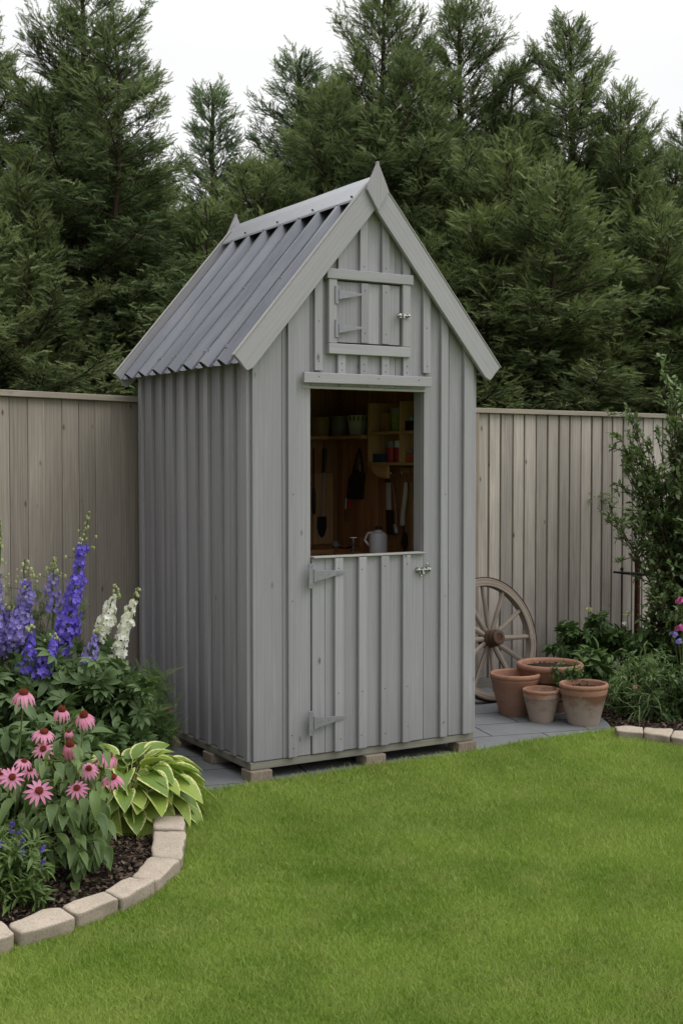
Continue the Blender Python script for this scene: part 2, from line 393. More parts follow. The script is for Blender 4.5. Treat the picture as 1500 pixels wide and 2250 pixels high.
zr = nt.nodes.new('ShaderNodeMapRange'); nt.links.new(sp.outputs[2], zr.inputs[0])       # overcast sky: brighter towards the zenith
for k_, v_ in ((1, .30), (2, 1.0), (3, 1.0), (4, 2.3)): zr.inputs[k_].default_value = v_
dt = nt.nodes.new('ShaderNodeVectorMath'); dt.operation = 'DOT_PRODUCT'; dt.inputs[1].default_value = (-.95, -.02, -.10); nt.links.new(tc.outputs['Generated'], dt.inputs[0])
dr_ = nt.nodes.new('ShaderNodeMapRange'); dr_.interpolation_type = 'SMOOTHSTEP'; nt.links.new(dt.outputs['Value'], dr_.inputs[0])   # sky dimmed on one side, added to darken the shed's side wall
for k_, v_ in ((1, -.05), (2, .70), (3, 1.0), (4, .34)): dr_.inputs[k_].default_value = v_
ml = nt.nodes.new('ShaderNodeMath'); ml.operation = 'MULTIPLY'; nt.links.new(zr.outputs[0], ml.inputs[0]); nt.links.new(dr_.outputs[0], ml.inputs[1])
m10 = nt.nodes.new('ShaderNodeMath'); m10.operation = 'MULTIPLY'; m10.inputs[1].default_value = 10.0; nt.links.new(ml.outputs[0], m10.inputs[0]); nt.links.new(m10.outputs[0], sc_.inputs['Scale'])
mx = nt.nodes.new('ShaderNodeMix'); mx.data_type = 'RGBA'; mx.inputs[0].default_value = .88
nt.links.new(hs.outputs[0], mx.inputs[6]); nt.links.new(sc_.outputs[0], mx.inputs[7]); nt.links.new(mx.outputs[2], bg.inputs[0])
bg.inputs[1].default_value = .1; nt.links.new(bg.outputs[0], wo.inputs[0])
ld = bpy.data.lights.new('sun', 'SUN'); lo = bpy.data.objects.new('sun', ld); COL.objects.link(lo)
ld.energy = .7; ld.angle = R(25); ld.color = (1, .97, .93)
sd = Vector((math.sin(SUN_AZ)*math.cos(SUN_EL), math.cos(SUN_AZ)*math.cos(SUN_EL), math.sin(SUN_EL)))
lo.rotation_euler = sd.to_track_quat('Z', 'Y').to_euler(); lo.location = (3, -6, 8)
scene.view_settings.view_transform = 'Standard'; scene.view_settings.look = 'None'; scene.view_settings.exposure = 0; scene.view_settings.gamma = 1
scene.cycles.use_denoising = True; scene.cycles.use_adaptive_sampling = True; scene.cycles.adaptive_threshold = .02; scene.cycles.max_bounces = 6; scene.cycles.diffuse_bounces = 4; scene.cycles.transmission_bounces = 3

# ================================================================== SHED
W, D = 1.3477, 1.4381
DL, DR, DH, OH = .3254, 1.0094, .994, 1.85
EX, ZE, ZA = .083, 1.962, 2.862; XC = W/2
SL = (ZA-ZE)/(XC+EX); ANG = math.atan(SL)
def zroof(x): return ZE+(EX+XC-abs(x-XC)-0)*SL if True else 0
def zin(x): return zroof(x)-.05           # top of the wall boards
shed = empty('garden_shed', (XC, D/2, G), 'narrow grey board and batten garden shed with steep corrugated metal roof', 'shed')

def wallboards(mb, x0, x1, z0, y0, y1, edges):
    es = [x0]+[e for e in edges if x0 < e < x1]+[x1]
    for a, b in zip(es, es[1:]):
        a2, b2 = a+.0012, b-.0012
        top = [(b2, y0, zin(b2))]+([(XC, y0, zin(XC))] if a2 < XC < b2 else [])+[(a2, y0, zin(a2))]
        mb.prism([(a2, y0, z0), (b2, y0, z0)]+top, (0, y1-y0, 0))
E_ = [.165, .49, .66, .83, 1.17]
mb = MB()
wallboards(mb, 0, DL, -.005, 0, .02, E_); wallboards(mb, DR, W, -.005, 0, .02, E_); wallboards(mb, DL, DR, OH, 0, .02, E_)
BT = .02
def bat(mb, xc, z0, z1, w=.046, y=0, t=BT):
    a, b = xc-w/2, xc+w/2
    mb.prism([(a, y-t, z0), (b, y-t, z0), (b, y-t, min(z1, zin(b))), (a, y-t, min(z1, zin(a)))], (0, t-.0015, 0))
def bx(px, py, y=-.02): return float(ony(px, py, y)[0])
bat(mb, bx(643, 1400), -.003, 3); bat(mb, bx(975.5, 1400), -.003, 3); bat(mb, bx(1028, 1400), -.003, 3, .062)
xs_short = [bx(751, 790), bx(800, 800), bx(847, 805), bx(894, 810)]
for x in xs_short: bat(mb, x, 1.90, 2.02)
bat(mb, bx(700.5, 740), 1.925, 3); bat(mb, bx(938, 750), 1.935, 3)
for x in (bx(800, 540), bx(848, 540), bx(752, 560), bx(894, 570)): bat(mb, x, 2.425, 3)
mb.build('front_wall', WALL, shed, bevel=.0025)
# side walls and back wall
def sidewall(xa, xb, out):
    m = MB(); n = 9
    for i in range(n):
        y0, y1 = .021+i*(D-.042)/n, .021+(i+1)*(D-.042)/n
        m.box(min(xa, xb), max(xa, xb), y0+.001, y1-.001, -.005, ZE+.10)
    for i in range(10):
        yc = .024+.022+i*(D-.092)/9.0
        m.box(min(xa, xa+out), max(xa, xa+out)-.0, yc-.024, yc+.024, -.008, ZE+.085)
    return m
sidewall(.0, .02, -.021).build('side_wall', WALL, shed, bevel=.003)
sidewall(W, W-.02, .021).build('side_wall', WALL, shed, bevel=.003)
mb = MB(); wallboards(mb, 0, W, -.005, D-.02, D, [.17, .34, .51, .68, .85, 1.02, 1.19]); mb.build('back_wall', WALL, shed, bevel=.002)
# lining
mb = MB()
x = 0.024
while x < W-.03:
    mb.box(x, min(x+.098, W-.024), D-.036, D-.022, 0, 2.02); x += .1
mb.build('back_lining', INT, shed, bevel=.003)
for xa, xb in ((.0225, .036), (W-.036, W-.0225)):
    mb = MB(); y = .03
    while y < D-.04:
        mb.box(xa, xb, y, min(y+.098, D-.038), 0, 2.02); y += .1
    mb.build('side_lining', INT, shed, bevel=.003)
mb = MB(); mb.box(.04, W-.04, .03, D-.04, 2.021, 2.035, 'x'); mb.build('ceiling', INT, shed)
mb = MB()
for i in range(10): mb.box(.004, W-.004, .024+i*.139, .024+i*.139+.136, -.004, .012, 'x')
mb.build('floor_boards', INT, shed)
mb = MB(); mb.box(-.012, W+.0, .004, .05, -.046, -.0085, 'x'); mb.box(-.004, W, D-.05, D-.004, -.046, -.0085, 'x')
mb.box(-.012, .04, .052, D-.052, -.046, -.0085, 'y'); mb.box(W-.05, W, .052, D-.052, -.046, -.0085, 'y'); mb.box(XC-.02, XC+.02, .052, D-.052, -.046, -.0085, 'y')
mb.build('floor_frame', FRAMEW, shed, bevel=.003)
for x, y in [(.035, .03), (.70, .03), (W-.06, .03), (.03, .48), (.03, .93), (.03, D-.07), (W-.06, .5), (W-.06, .95), (W-.06, D-.07), (XC, .7)]:
    mb = MB(); wx = .06
    mb.box(x-wx+random.uniform(-.004, .004), x+wx, y-.05+random.uniform(-.005, .005), y+.055, G+.004, -.048, 'y'); mb.build('foot_block', BLOCK, shed, bevel=.004)
# lintel and jambs
LL, LR, LZ = .2659, 1.0306, 1.9141
mb = MB(); mb.box(LL, LR, -.042, -.0215, LZ-.052, LZ, 'x'); mb.build('lintel', WTRIM, shed, bevel=.003)
mb = MB(); mb.box(DR, DR+.03, .0205, .095, .0, OH+.0, 'z'); mb.box(DL-.03, DL, .0205, .095, .0, OH, 'z'); mb.box(DL-.03, DR+.03, .0205, .095, OH+.001, OH+.04, 'x')
mb.build('door_frame', WTRIM, shed, bevel=.002)
mb = MB(); mb.box(LL+.01, LR-.01, -.003, .019, OH-.014, OH-.001, 'x'); mb.build('drip_strip', WTOP, shed, bevel=.002)
# lower door
door = MB(); d0, d1 = DL+.004, DR-.004
de = [d0, d0+.075, d0+.15, d0+.29, d0+.42, d0+.55, d1]
for a, b in zip(de, de[1:]): door.box(a+.0008, b-.0008, -.006, .016, -.004, DH-.008)
for x, y in ((745, 1430), (797, 1430), (846, 1430), (893.5, 1430)):
    xb = bx(x, y, -.026); door.prism([(xb-.024, -.027, -.002), (xb+.024, -.027, -.002), (xb+.024, -.027, DH-.010), (xb-.024, -.027, DH-.010)], (0, .0195, 0))
dob = door.build('stable_door', WALL, shed, bevel=.0025)
mb = MB(); mb.box(d0, d1, -.028, .03, DH-.007, DH+.002, 'x'); mb.build('door_cap', WTOP, dob, bevel=.002)
for z_ in (.12, .78): mb = MB(); mb.box(d0+.03, d1-.03, .0165, .035, z_, z_+.08, 'x'); mb.build('door_rail', INT, dob, bevel=.002)
def hinge(parent, x, z, y, s=1., up=1, mat=None):
    m = MB(); m.box(x-.034*s, x-.008*s, y-.005, y, z-.062*s, z+.062*s, 'z')
    m.tube([(x-.004*s, y-.005, z-.034*s), (x-.004*s, y-.005, z+.034*s)], .0055*s, 8)
    L = .18*s
    m.prism([(x, y-.0045, z-.03*s), (x+L, y-.0045, z+.012*s-.004), (x+L+.004, y-.0045, z+.014*s), (x+L, y-.0045, z+.02*s), (x, y-.0045, z+.03*s)], (0, .004, 0), (1, 0, 0))
    for q in (-.045, .045): m.lathe([(.004*s, 0), (.003*s, .0025), (1e-5, .003)], 8, (x-.021*s, y-.005, z+q*s), axis=np.array([[1, 0, 0], [0, 0, -1], [0, 1, 0]]).T)
    for q in (.03, .08, .13): m.lathe([(.004*s, 0), (.003*s, .0025), (1e-5, .003)], 8, (x+q*s, y-.0045, z+.004*s), axis=np.array([[1, 0, 0], [0, 0, -1], [0, 1, 0]]).T)
    return m.build('hinge', mat or STEEL, parent, bevel=.001)
for py in (1266, 1590):
    p = ony(683, py, -.03); hinge(dob, DL+.004, float(p[2]), -.031, 1.0)
def bolt(parent, x, z, y, s=1.):
    m = MB(); m.box(x-.045*s, x+.012*s, y-.003, y, z-.014*s, z+.014*s, 'x'); m.box(x+.022*s, x+.048*s, y-.003, y, z-.016*s, z+.016*s, 'x')
    m.tube([(x-.05*s, y-.011, z), (x+.045*s, y-.011, z)], .0055*s, 10)
    for q in (-.035, 0, .035): m.tube([(x+q*s, y, z-.011*s), (x+q*s, y-.014, z-.009*s), (x+q*s, y-.018, z), (x+q*s, y-.014, z+.009*s), (x+q*s, y, z+.011*s)], .0032*s, 6)
    m.tube([(x-.018*s, y-.014, z), (x-.018*s, y-.03, z-.004), (x-.018*s, y-.034, z-.02*s)], [.004*s, .0045*s, .005*s], 8)
    return m.build('bolt', CHROME, parent, smooth=True)
p = ony(930, 1252, -.02); b_ = bolt(dob, float(p[0])+.004, float(p[2]), -.0075, 1.0)
mb = MB()
for q, pp in ((.03, 1), (-.012, -1)):     # small hasp rings
    mb = MB(); mb.tube([(p[0]+q+.008*math.cos(a), -.016, p[2]+.02*pp+.013*math.sin(a)) for a in np.linspace(0, 6.28, 13)], .0024, 6); mb.build('hasp_ring', CHROME, dob, smooth=True)
for k in range(0): mb.tube([(p[0]+.034+.004*math.cos(a)*(k % 2), -.012-.003*math.sin(a)*(1-k % 2), p[2]-.022-k*.010+.006*math.sin(a)) for a in np.linspace(0, 6.28, 9)], .0014, 5)

# hatch
H1, H2, HA, HB = .4115, .9048, 2.0113, 2.434
mb = MB(); yb, yf = -.0015, -.036
mb.box(H1-.012, H2+.010, yf-.006, yb, HB-.05, HB, 'x'); mb.box(H1, H2-.004, yf, yb, HA, HA+.052, 'x')
mb.box(H1, H1+.048, yf, yb, HA+.0525, HB-.0505, 'z'); mb.box(H2-.052, H2-.004, yf, yb, HA+.0525, HB-.0505, 'z')
mb.build('hatch_frame', WTRIM, shed, bevel=.003)
hx0, hx1, hz0, hz1 = H1+.056, H2-.060, HA+.060, HB-.058
mb = MB(); hw = (hx1-hx0)/3
for i in range(3): mb.box(hx0+i*hw+.001, hx0+(i+1)*hw-.001, -.02, -.002, hz0, hz1)
for px in (801, 847):
    xb = bx(px, 690, -.03); mb.box(xb-.022, xb+.022, -.034, -.0205, hz0+.002, hz1-.002)
hat = mb.build('hatch_door', WALL, shed, bevel=.002)
mb = MB(); mb.box(H1+.0485, H2-.0525, -.0012, -.0004, HA+.053, HB-.051); mb.build('hatch_gap_shade', BLACK, shed)  # black sheet painted in for the shade in the gap round the hatch
for py in (648, 722):
    z = float(ony(745, py, -.03)[2]); hinge(hat, hx0+.002, z, -.0375, .72, mat=STEEL)
p2 = ony(884, 694, -.03); bolt(hat, float(p2[0])-.002, float(p2[2]), -.0375, .8)
# nails as small dark heads, part of the wall
mb = MB()
def nail(x, z, y): mb = MB(); mb.lathe([(.0034, 0), (.0026, .0016), (1e-5, .002)], 7, (x, y, z), axis=np.array([[1, 0, 0], [0, 0, -1], [0, 1, 0]]).T); mb.build('nail', DARKM, shed)
for x in xs_short:
    nail(x, 1.965, -.0205); nail(x, 1.932, -.0205)
for x in (bx(643, 1400), bx(975.5, 1400)):
    for z in (.06, .085, .75, 1.3): nail(x+random.uniform(-.006, .006), z+random.uniform(-.03, .03), -.0205)
for x, y in ((745, 1430), (797, 1430), (846, 1430), (893.5, 1430)):
    xb = bx(x, y, -.026)
    for z in (.07, .3, .93): nail(xb+random.uniform(-.008, .008), z+random.uniform(-.012, .012), -.0275)
for px in (801, 847):
    for z in (hz0+.05, hz1-.04): nail(bx(px, 690, -.03), z, -.0345)
for x in (bx(800, 540), bx(848, 540)): nail(x, 2.46, -.0205)
for x in (bx(700.5, 740), bx(938, 750)): nail(x, 1.97, -.0205); nail(x, 2.17, -.0205)
for x in (.35, .7, .95): nail(x, LZ-.02, -.0425)
# roof
def rp(side, s, h, y):
    """point on the roof: s metres down the slope from the ridge, h above the slope plane"""
    ca, sa = math.cos(ANG), math.sin(ANG)
    return (XC+side*(s*ca+h*sa), y, ZA-s*sa+h*ca)
SLEN = (XC+EX)/math.cos(ANG)
for side in (-1, 1):
    mb = MB(); mb.prism([rp(side, .012, -.012, -.028), rp(side, SLEN-.03, -.012, -.028), rp(side, SLEN-.03, -.030, -.028), rp(side, .03, -.030, -.028)], (0, D+.085, 0), (0, 1, 0))
    mb.build('roof_deck', FRAMEW, shed, bevel=.002)
Y0, Y1 = -.030, D+.068
for side in (-1, 1):
    pitch = .2045; prof = []; y = Y0+.004; i = 0
    while y < Y1-.002:
        for a, h in ((0, 0), (.045, 0), (.056, .007), (.070, .007), (.081, 0), (.128, 0), (.144, .042), (.170, .042), (.186, 0)):
            if y+a < Y1: prof.append((y+a, h))
        y += pitch
    prof.append((Y1, 0)); ss = np.linspace(.045, SLEN+.018, 7)
    V = []; 
    for k, s in enumerate(ss):
        for (yy, h) in prof: V.append(rp(side, s, h-.006+.0015*math.sin(yy*9+k*1.7), yy))
    n = len(prof); F = [(k*n+j, k*n+j+1, (k+1)*n+j+1, (k+1)*n+j) if side > 0 else (k*n+j+1, k*n+j, (k+1)*n+j, (k+1)*n+j+1) for k in range(6) for j in range(n-1)]
    mb = MB(); mb.add(V, F); o = mb.build('roof_sheet', ROOF, shed)
    sm = o.modifiers.new('thick', 'SOLIDIFY'); sm.thickness = .0016; sm.offset = -1
    mb = MB()
    ca, sa = math.cos(ANG), math.sin(ANG); ax = np.array([[0, 1, 0], [-side*ca, 0, sa], [side*sa, 0, ca]]).T
    for k in range(10):
        for s in (.13, SLEN*.55, SLEN-.06):
            yy = Y0+.004+k*pitch+.159
            if yy < Y1-.02 and (k % 2 == 0 or s > SLEN*.8): mb = MB(); mb.lathe([(.006, 0), (.006, .003), (.0035, .0035), (.0035, .008), (1e-5, .009)], 8, rp(side, s, .0362, yy), axis=ax); mb.build('roof_screw', STEEL, shed)
    
mb = MB()   # ridge cap: folded sheet lying over the ribs
cp = [rp(-1, .132, .034, 0), rp(-1, .122, .040, 0), rp(-1, .012, .040, 0), (XC, 0, ZA+.057), rp(1, .012, .040, 0), rp(1, .122, .040, 0), rp(1, .132, .034, 0)]
V = []; ys = np.linspace(-.028, D+.062, 9)
for yy in ys:
    for (x, _, z) in cp: V.append((x, yy, z+.0012*math.sin(yy*7)))
F = [(k*7+j, k*7+j+1, (k+1)*7+j+1, (k+1)*7+j) for k in range(8) for j in range(6)]
mb.add(V, F); o = mb.build('ridge_cap', RIDGE, shed); sm = o.modifiers.new('thick', 'SOLIDIFY'); sm.thickness = .0015
mb = MB()
for s in (-1, 1):
    for yy in (.02, .42, .82, 1.22): mb = MB(); mb.lathe([(.007, 0), (.007, .002), (.004, .003), (.004, .007), (1e-5, .008)], 8, rp(s, .1, .0415, yy), axis=np.array([[0, 1, 0], [-s*math.cos(ANG), 0, math.sin(ANG)], [s*math.sin(ANG), 0, math.cos(ANG)]]).T); mb.build('ridge_screw', DARKM, shed)
# barge boards, front and back
BW = .112
for (ya, yb2, lab) in ((-.058, -.033, 0), (D+.071, D+.094, 1)):
    for side in (-1, 1):
        mb = MB(); top = .040
        pts = [rp(side, -.012, top, ya), rp(side, SLEN+.012, top, ya)]
        for k in range(1, 5):   # curved cut at the foot
            a = k/4*math.pi/2; pts.append(rp(side, SLEN+.012+.012*math.sin(a)+.0, top-.03-(BW-.045)*k/4, ya))
        pts += [rp(side, SLEN-.012, top-BW, ya), rp(side, .115, top-BW, ya)]
        # mitre at the apex on the centre line
        pts = [p for p in pts]
        pts[0] = (XC, ya, ZA+top/math.cos(ANG)); pts[-1] = (XC, ya, ZA-(BW-top)/math.cos(ANG))
        off = (0, yb2-ya, 0)
        if side > 0: pts = [(p[0]+.0005, p[1]+.001, p[2]) for p in pts]
        mb.prism(pts, off, (side*math.cos(ANG), 0, -math.sin(ANG))); bb = mb.build('barge_board', WTRIM, shed, bevel=.003)
        mb = MB(); mb.prism([rp(side, .02, top+.001, ya-.002), rp(side, SLEN+.014, top+.001, ya-.002), rp(side, SLEN+.014, top+.007, ya-.002), rp(side, .02, top+.007, ya-.002)], (0, yb2-ya+.004, 0), (side*math.cos(ANG), 0, -math.sin(ANG)))
        mb.build('barge_cap', WTOP, bb, bevel=.0015)
for y in (-.078, D+.096):
    mb = MB(); P = []; zs = 2.835; hwid = .066
    prof = [(0, -.098), (hwid*.52, -.045), (hwid, .004), (hwid*.80, .035), (hwid*.55, .070), (hwid*.30, .105), (hwid*.12, .130), (.004, .150)]
    P = [(XC+u, y, zs+v) for u, v in prof]+[(XC-u, y, zs+v) for u, v in prof[::-1][:-1]]
    mb.prism(P, (0, .0185, 0)); mb.build('finial', WTRIM, shed, bevel=.0025)
# eave fascia under the sheet
for side in (-1, 1):
    mb = MB(); x = -.045 if side < 0 else W+.045
    mb.box(min(x, x+side*.016), max(x, x+side*.016), -.03, D+.06, ZE-.012, ZE+.035-.01, 'y'); mb.build('eave_board', FRAMEW, shed, bevel=.002)

# ---- interior fittings
XR = W-.036; YB = D-.036
bench = MB(); BZ = .945
bench.box(.05, XR-.26, YB-.40, YB-.002, BZ-.03, BZ, 'x'); bench.box(XR-.255, XR-.002, .55, YB-.002, BZ-.03, BZ, 'y')
bench.box(XR-.06, XR-.02, .6, .64, .013, BZ-.031); bench.box(.06, .1, YB-.1, YB-.06, .013, BZ-.031); bench.box(XR-.245, XR-.205, .6, .64, .013, BZ-.031)
bench.build('workbench', INT, shed, bevel=.003)
mb = MB(); z1 = float(onx(770, 957, XR-.12)[2])
mb.box(.6, XR-.002, YB-.17, YB-.002, z1-.02, z1, 'x')
yu = float(onx(806, 950, XR-.14)[1])
mb.box(XR-.17, XR-.002, yu+.01, YB-.175, z1-.02, z1, 'y'); mb.build('corner_shelf', SHELF, shed, bevel=.002)
# pigeon-hole unit on the right wall
ud = .15; xf = XR-ud; U = []
ya_ = float(onx(807, 950, xf)[1]); yend = .22
zt = float(onx(810, 893, xf)[2]); zm = float(onx(840, 948, xf)[2]); zb = float(onx(840, 1016, xf)[2])
ydiv = float(onx(878, 950, xf)[1])
unit = MB(); unit.box(XR-.010, XR-.002, yend, ya_, zb+.001, zt+.02, 'y')
uo = unit.build('shelf_unit', SHELF, shed, bevel=.002)
mb = MB()
for (a_, b_2) in ((ya_-.018, ya_), (ydiv-.009, ydiv+.009), (yend, yend+.018)): mb = MB(); mb.box(xf, XR-.0105, a_, b_2, zb+.0005, zt+.02); mb.build('side_panel', SHELF, uo, bevel=.002)
for z in (zm, zb): mb = MB(); mb.box(xf-.003, XR-.0108, yend+.019 if z == zm else yend-.01, ya_-.019 if z == zm else ya_+.004, z-.016, z, 'y'); mb.build('shelf', SHELF, uo, bevel=.002)
mb = MB(); zc = zb-.0165
mb.prism([(xf+.01, ya_-.02, zc)]+[(xf+.01+.12*math.sin(a)*0+0, ya_-.02-.16*(1-math.cos(a)), zc-.075*math.sin(a)) for a in np.linspace(.15, 1.57, 6)]+[(xf+.01, ya_-.20, zc-.075), (xf+.01, ya_-.20, zc)], (.016, 0, 0), (0, 1, 0))
mb.build('shelf_bracket', SHELF, uo, bevel=.002)
mb = MB(); mb.box(XR-.022, XR-.002, yend, ya_-.15, zc-.04, zc-.012, 'y'); mb.build('hook_rail', SHELF, uo, bevel=.002)

# ---- things on shelves
def pot(name, label, cat, c, r0, r1, h, mat, group=None, lid=None, handle=False):
    e = empty(name, c, label, cat, group); m = MB()
    m.lathe([(1e-5, 0), (r0*.96, 0), (r0, .004), (r1, h-.006), (r1+.003, h-.004), (r1+.003, h), (r1-.003, h), (r0-.004, .006), (1e-5, .006)], 28, c)
    m.build('body', mat, e, smooth=True)
    if handle:
        m = MB(); m.tube([(c[0]+r1*math.cos(a)*.98, c[1]+.012, c[2]+h-.012-r1*.75*math.sin(a)) for a in np.linspace(0, math.pi, 13)], .0025, 6); m.build('handle', STEEL, e, smooth=True)
    if lid:
        m = MB(); m.lathe([(1e-5, h+.001), (r1+.005, h+.001), (r1+.006, h+.012), (r1*.9, h+.016), (1e-5, h+.017)], 28, c); m.build('lid', lid, e, smooth=True)
    return e
def shelfpos(px, x, z): p = onx(px, 950, x); return (x, float(p[1]), z+.001)
GI = 'containers on the corner shelf'
p = ony(703, 950, YB-.09); pot('bucket', 'tan plastic bucket at the left end of the corner shelf', 'bucket', (float(p[0]), YB-.088, z1+.001), .058, .07, .118, TANP, GI, handle=True)
pot('bucket', 'grey green bucket beside the pale slotted caddy', 'bucket', shelfpos(748, XR-.09, z1), .058, .064, .122, GREYG, GI)
c = shelfpos(786, XR-.09, z1); e = empty('caddy', c, 'pale green slotted caddy beside the shelf unit', 'caddy', GI)
m = MB(); m.lathe([(1e-5, 0), (.045, 0), (.05, .004), (.062, .078), (.064, .08), (.058, .08), (.044, .006), (1e-5, .006)], 24, c); m.build('body', MINT, e, smooth=True)
m = MB(); m.lathe([(.0635, .081), (.066, .105), (.066, .12), (.062, .12), (.061, .082)], 24, c)
m.build('rim', MINT, e, smooth=True)
for a in np.linspace(3.4, 5.0, 5): m = MB(); m.box(c[0]+.0665*math.cos(a)-.003, c[0]+.0665*math.cos(a)+.003, c[1]+.0665*math.sin(a)-.003, c[1]+.0665*math.sin(a)+.003, c[2]+.087, c[2]+.113); m.build('slot', BLACK, e)
def carton(name, label, cat, pxc, z, wy, h, dx, mat, lidmat=None, x=None, group=None, kindshape='box'):
    x = x if x is not None else XR-.075
    p = onx(pxc, 950, x-dx/2); c = (x, float(p[1]), z+.001); e = empty(name, c, label, cat, group); m = MB()
    if kindshape == 'box':
        m.box(c[0]-dx/2, c[0]+dx/2, c[1]-wy/2, c[1]+wy/2, c[2], c[2]+h); m.build('body', mat, e, bevel=.004)
        if lidmat: m = MB(); m.box(c[0]-dx/2-.003, c[0]+dx/2+.003, c[1]-wy/2-.003, c[1]+wy/2+.003, c[2]+h+.0005, c[2]+h+.016); m.build('lid', lidmat, e, bevel=.003)
    else:
        m.lathe([(1e-5, 0), (wy*.40, 0), (wy*.42, .003), (wy*.47, h*.9), (wy*.5, h*.92), (wy*.5, h), (wy*.45, h), (wy*.38, .006), (1e-5, .006)], 24, c); m.build('body', mat, e, smooth=True)
        if lidmat: m = MB(); m.lathe([(1e-5, h+.001), (wy*.47, h+.001), (wy*.48, h+.035), (wy*.4, h+.04), (1e-5, h+.041)], 24, c); m.build('lid', lidmat, e, smooth=True)
    return e
carton('seed_packets', 'bright green seed packets standing at the left of the top cubbyhole', 'packets', 824, zm, .07, .085, .02, GREENP)
carton('tin', 'ochre tin between the green packets and the patterned jar', 'tin', 842, zm, .055, .11, .05, OCHRE)
carton('jar', 'green and black patterned jar in the top cubbyhole', 'jar', 861, zm, .085, .10, .08, GREENP, GREYM, kindshape='round')
e = carton('basket', 'dark wire basket in the top right cubbyhole', 'basket', 902, zm, .12, .055, .10, BLACK)
p = onx(907, 930, XR-.1); e = empty('trowel_grip', (p[0], p[1], zm+.058), 'teal plastic trowel grip lying in the dark basket', 'tool'); m = MB(); m.tube([(p[0]-.03, p[1]-.03, zm+.068), (p[0], p[1], zm+.074), (p[0]+.03, p[1]+.03, zm+.068)], [.011, .015, .010], 12); m.build('grip', TEAL, e, smooth=True)
carton('tin_box', 'flat navy tin box beneath the seed packets', 'box', 829, zb, .115, .05, .10, NAVY)
carton('plant_cup', 'dark red cup beside the navy tin', 'cup', 851, zb, .062, .085, .06, REDP, GREYM, kindshape='round', group='red cups')
carton('plant_cup', 'dark red cup beside the shelf divider', 'cup', 868, zb, .062, .085, .06, REDP, PWHITE, kindshape='round', group='red cups')
carton('carton', 'orange red carton in the lower right cubbyhole', 'box', 903, zb, .11, .05, .09, ORANGE)
carton('tray', 'grey tray of odds and ends on the lower right shelf', 'tray', 892, zb+.052, .10, .02, .08, GREYM)

# ---- hanging tools
def hang_spade():
    p = ony(713, 985, YB-.02); top = float(p[2]); X = float(p[0]); e = empty('spade', (X, YB-.02, top-.5), 'short handled black digging spade hung on the back wall', 'spade')
    zb_ = float(ony(704, 1182, YB-.02)[2]); bx_ = float(ony(704, 1182, YB-.02)[0]); y = YB-.024
    def q(f): return (X+(bx_-X)*f, y, top+(zb_-top)*f)
    m = MB(); m.tube([q(0), q(.03), q(.18), q(.27)], [.012, .014, .011, .010], 10); m.build('grip', BLACK, e, smooth=True)
    m = MB(); m.tube([q(.271), q(.76)], .0065, 10); m.build('shaft', STEEL, e, smooth=True)
    c = np.array(q(.76)); m = MB(); L = top-zb_
    m.prism([(c[0]-.032, y-.004, c[2]), (c[0]-.036, y-.004, c[2]-.12*L), (c[0]-.022, y-.004, c[2]-.2*L), (c[0], y-.004, c[2]-.24*L), (c[0]+.022, y-.004, c[2]-.2*L), (c[0]+.036, y-.004, c[2]-.12*L), (c[0]+.032, y-.004, c[2])], (0, .007, 0))
    m.build('blade', DARKM, e, bevel=.003)
hang_spade()
p0, p1 = ony(689, 985, YB-.02), ony(690, 1130, YB-.02)
e = empty('hand_tool', p1, 'slim iron rod with black grip left of the spade', 'tool'); m = MB(); m.tube([p0, p0*.4+p1*.6], .004, 8); m.build('shaft', RUST, e, smooth=True); m = MB(); m.tube([p0*.4+p1*.6, p0*.3+p1*.7, p1*.95+p0*.05, p1], [.006, .011, .011, .008], 10); m.build('grip', BLACK, e, smooth=True)
e = empty('board', ony(705, 1150, YB-.01), 'flat wooden board propped behind the spade', 'board'); m = MB(); a, b = ony(691, 1040, YB-.009), ony(731, 1195, YB-.009)
m.box(min(a[0], b[0])-.01, min(XR-.004, b[0]), YB-.014, YB-.002, b[2], a[2]); m.build('panel', SHELF, e, bevel=.002); 
# pruning holster bundle
X = XR-.02
def wp(px, py, x=None): return onx(px, py, x if x is not None else X)
e = empty('tool_pouch', wp(775, 1090), 'black tool pouch with red and white handles hung beside the corner', 'tool pouch')
m = MB(); m.prism([wp(778, 1030), wp(798, 1040), wp(794, 1098), wp(760, 1096), wp(764, 1052)], (.016, 0, 0)); m.build('pouch', BLACK, e, bevel=.004)
m = MB(); m.tube([wp(789, 985), wp(782, 1010), wp(776, 1040)], [.004, .008, .012], 8); m.tube([wp(790, 985), wp(794, 1010), wp(796, 1045)], [.004, .007, .008], 8); m.build('strap', BLACK, e, smooth=True)
m = MB(); m.tube([wp(770, 1097), wp(768, 1114)], [.007, .008], 8); m.build('grip', BRED, e, smooth=True)
m = MB(); m.tube([wp(760, 1095), wp(759, 1118)], [.004, .005], 8); m.tube([wp(791, 1020), wp(791, 1038)], .003, 6); m.build('blade_tip', PWHITE, e, smooth=True)
e = empty('offcut_board', wp(765, 1145), 'thin dark wooden offcut hanging below the tool pouch', 'board'); m = MB(); m.prism([wp(757, 1115, XR-.008), wp(772, 1117, XR-.008), wp(770, 1146, XR-.008), wp(755, 1144, XR-.008)], (.006, 0, 0)); m.build('panel', INT, e, bevel=.001)
e = empty('saw', wp(853, 1150), 'saw with white handle and dark blade below the shelves', 'saw'); m = MB(); m.tube([wp(850, 1038), wp(850, 1060)], .014, 10); m.build('ferrule', BLACK, e, smooth=True)
m = MB(); m.prism([wp(847, 1060), wp(855, 1060), wp(856, 1120), wp(848, 1120)], (.012, 0, 0)); m.build('handle', PWHITE, e, bevel=.003)
m = MB(); m.prism([wp(847, 1121), wp(863, 1121), wp(865, 1176), wp(849, 1174)], (.003, 0, 0)); m.build('blade', DARKM, e)
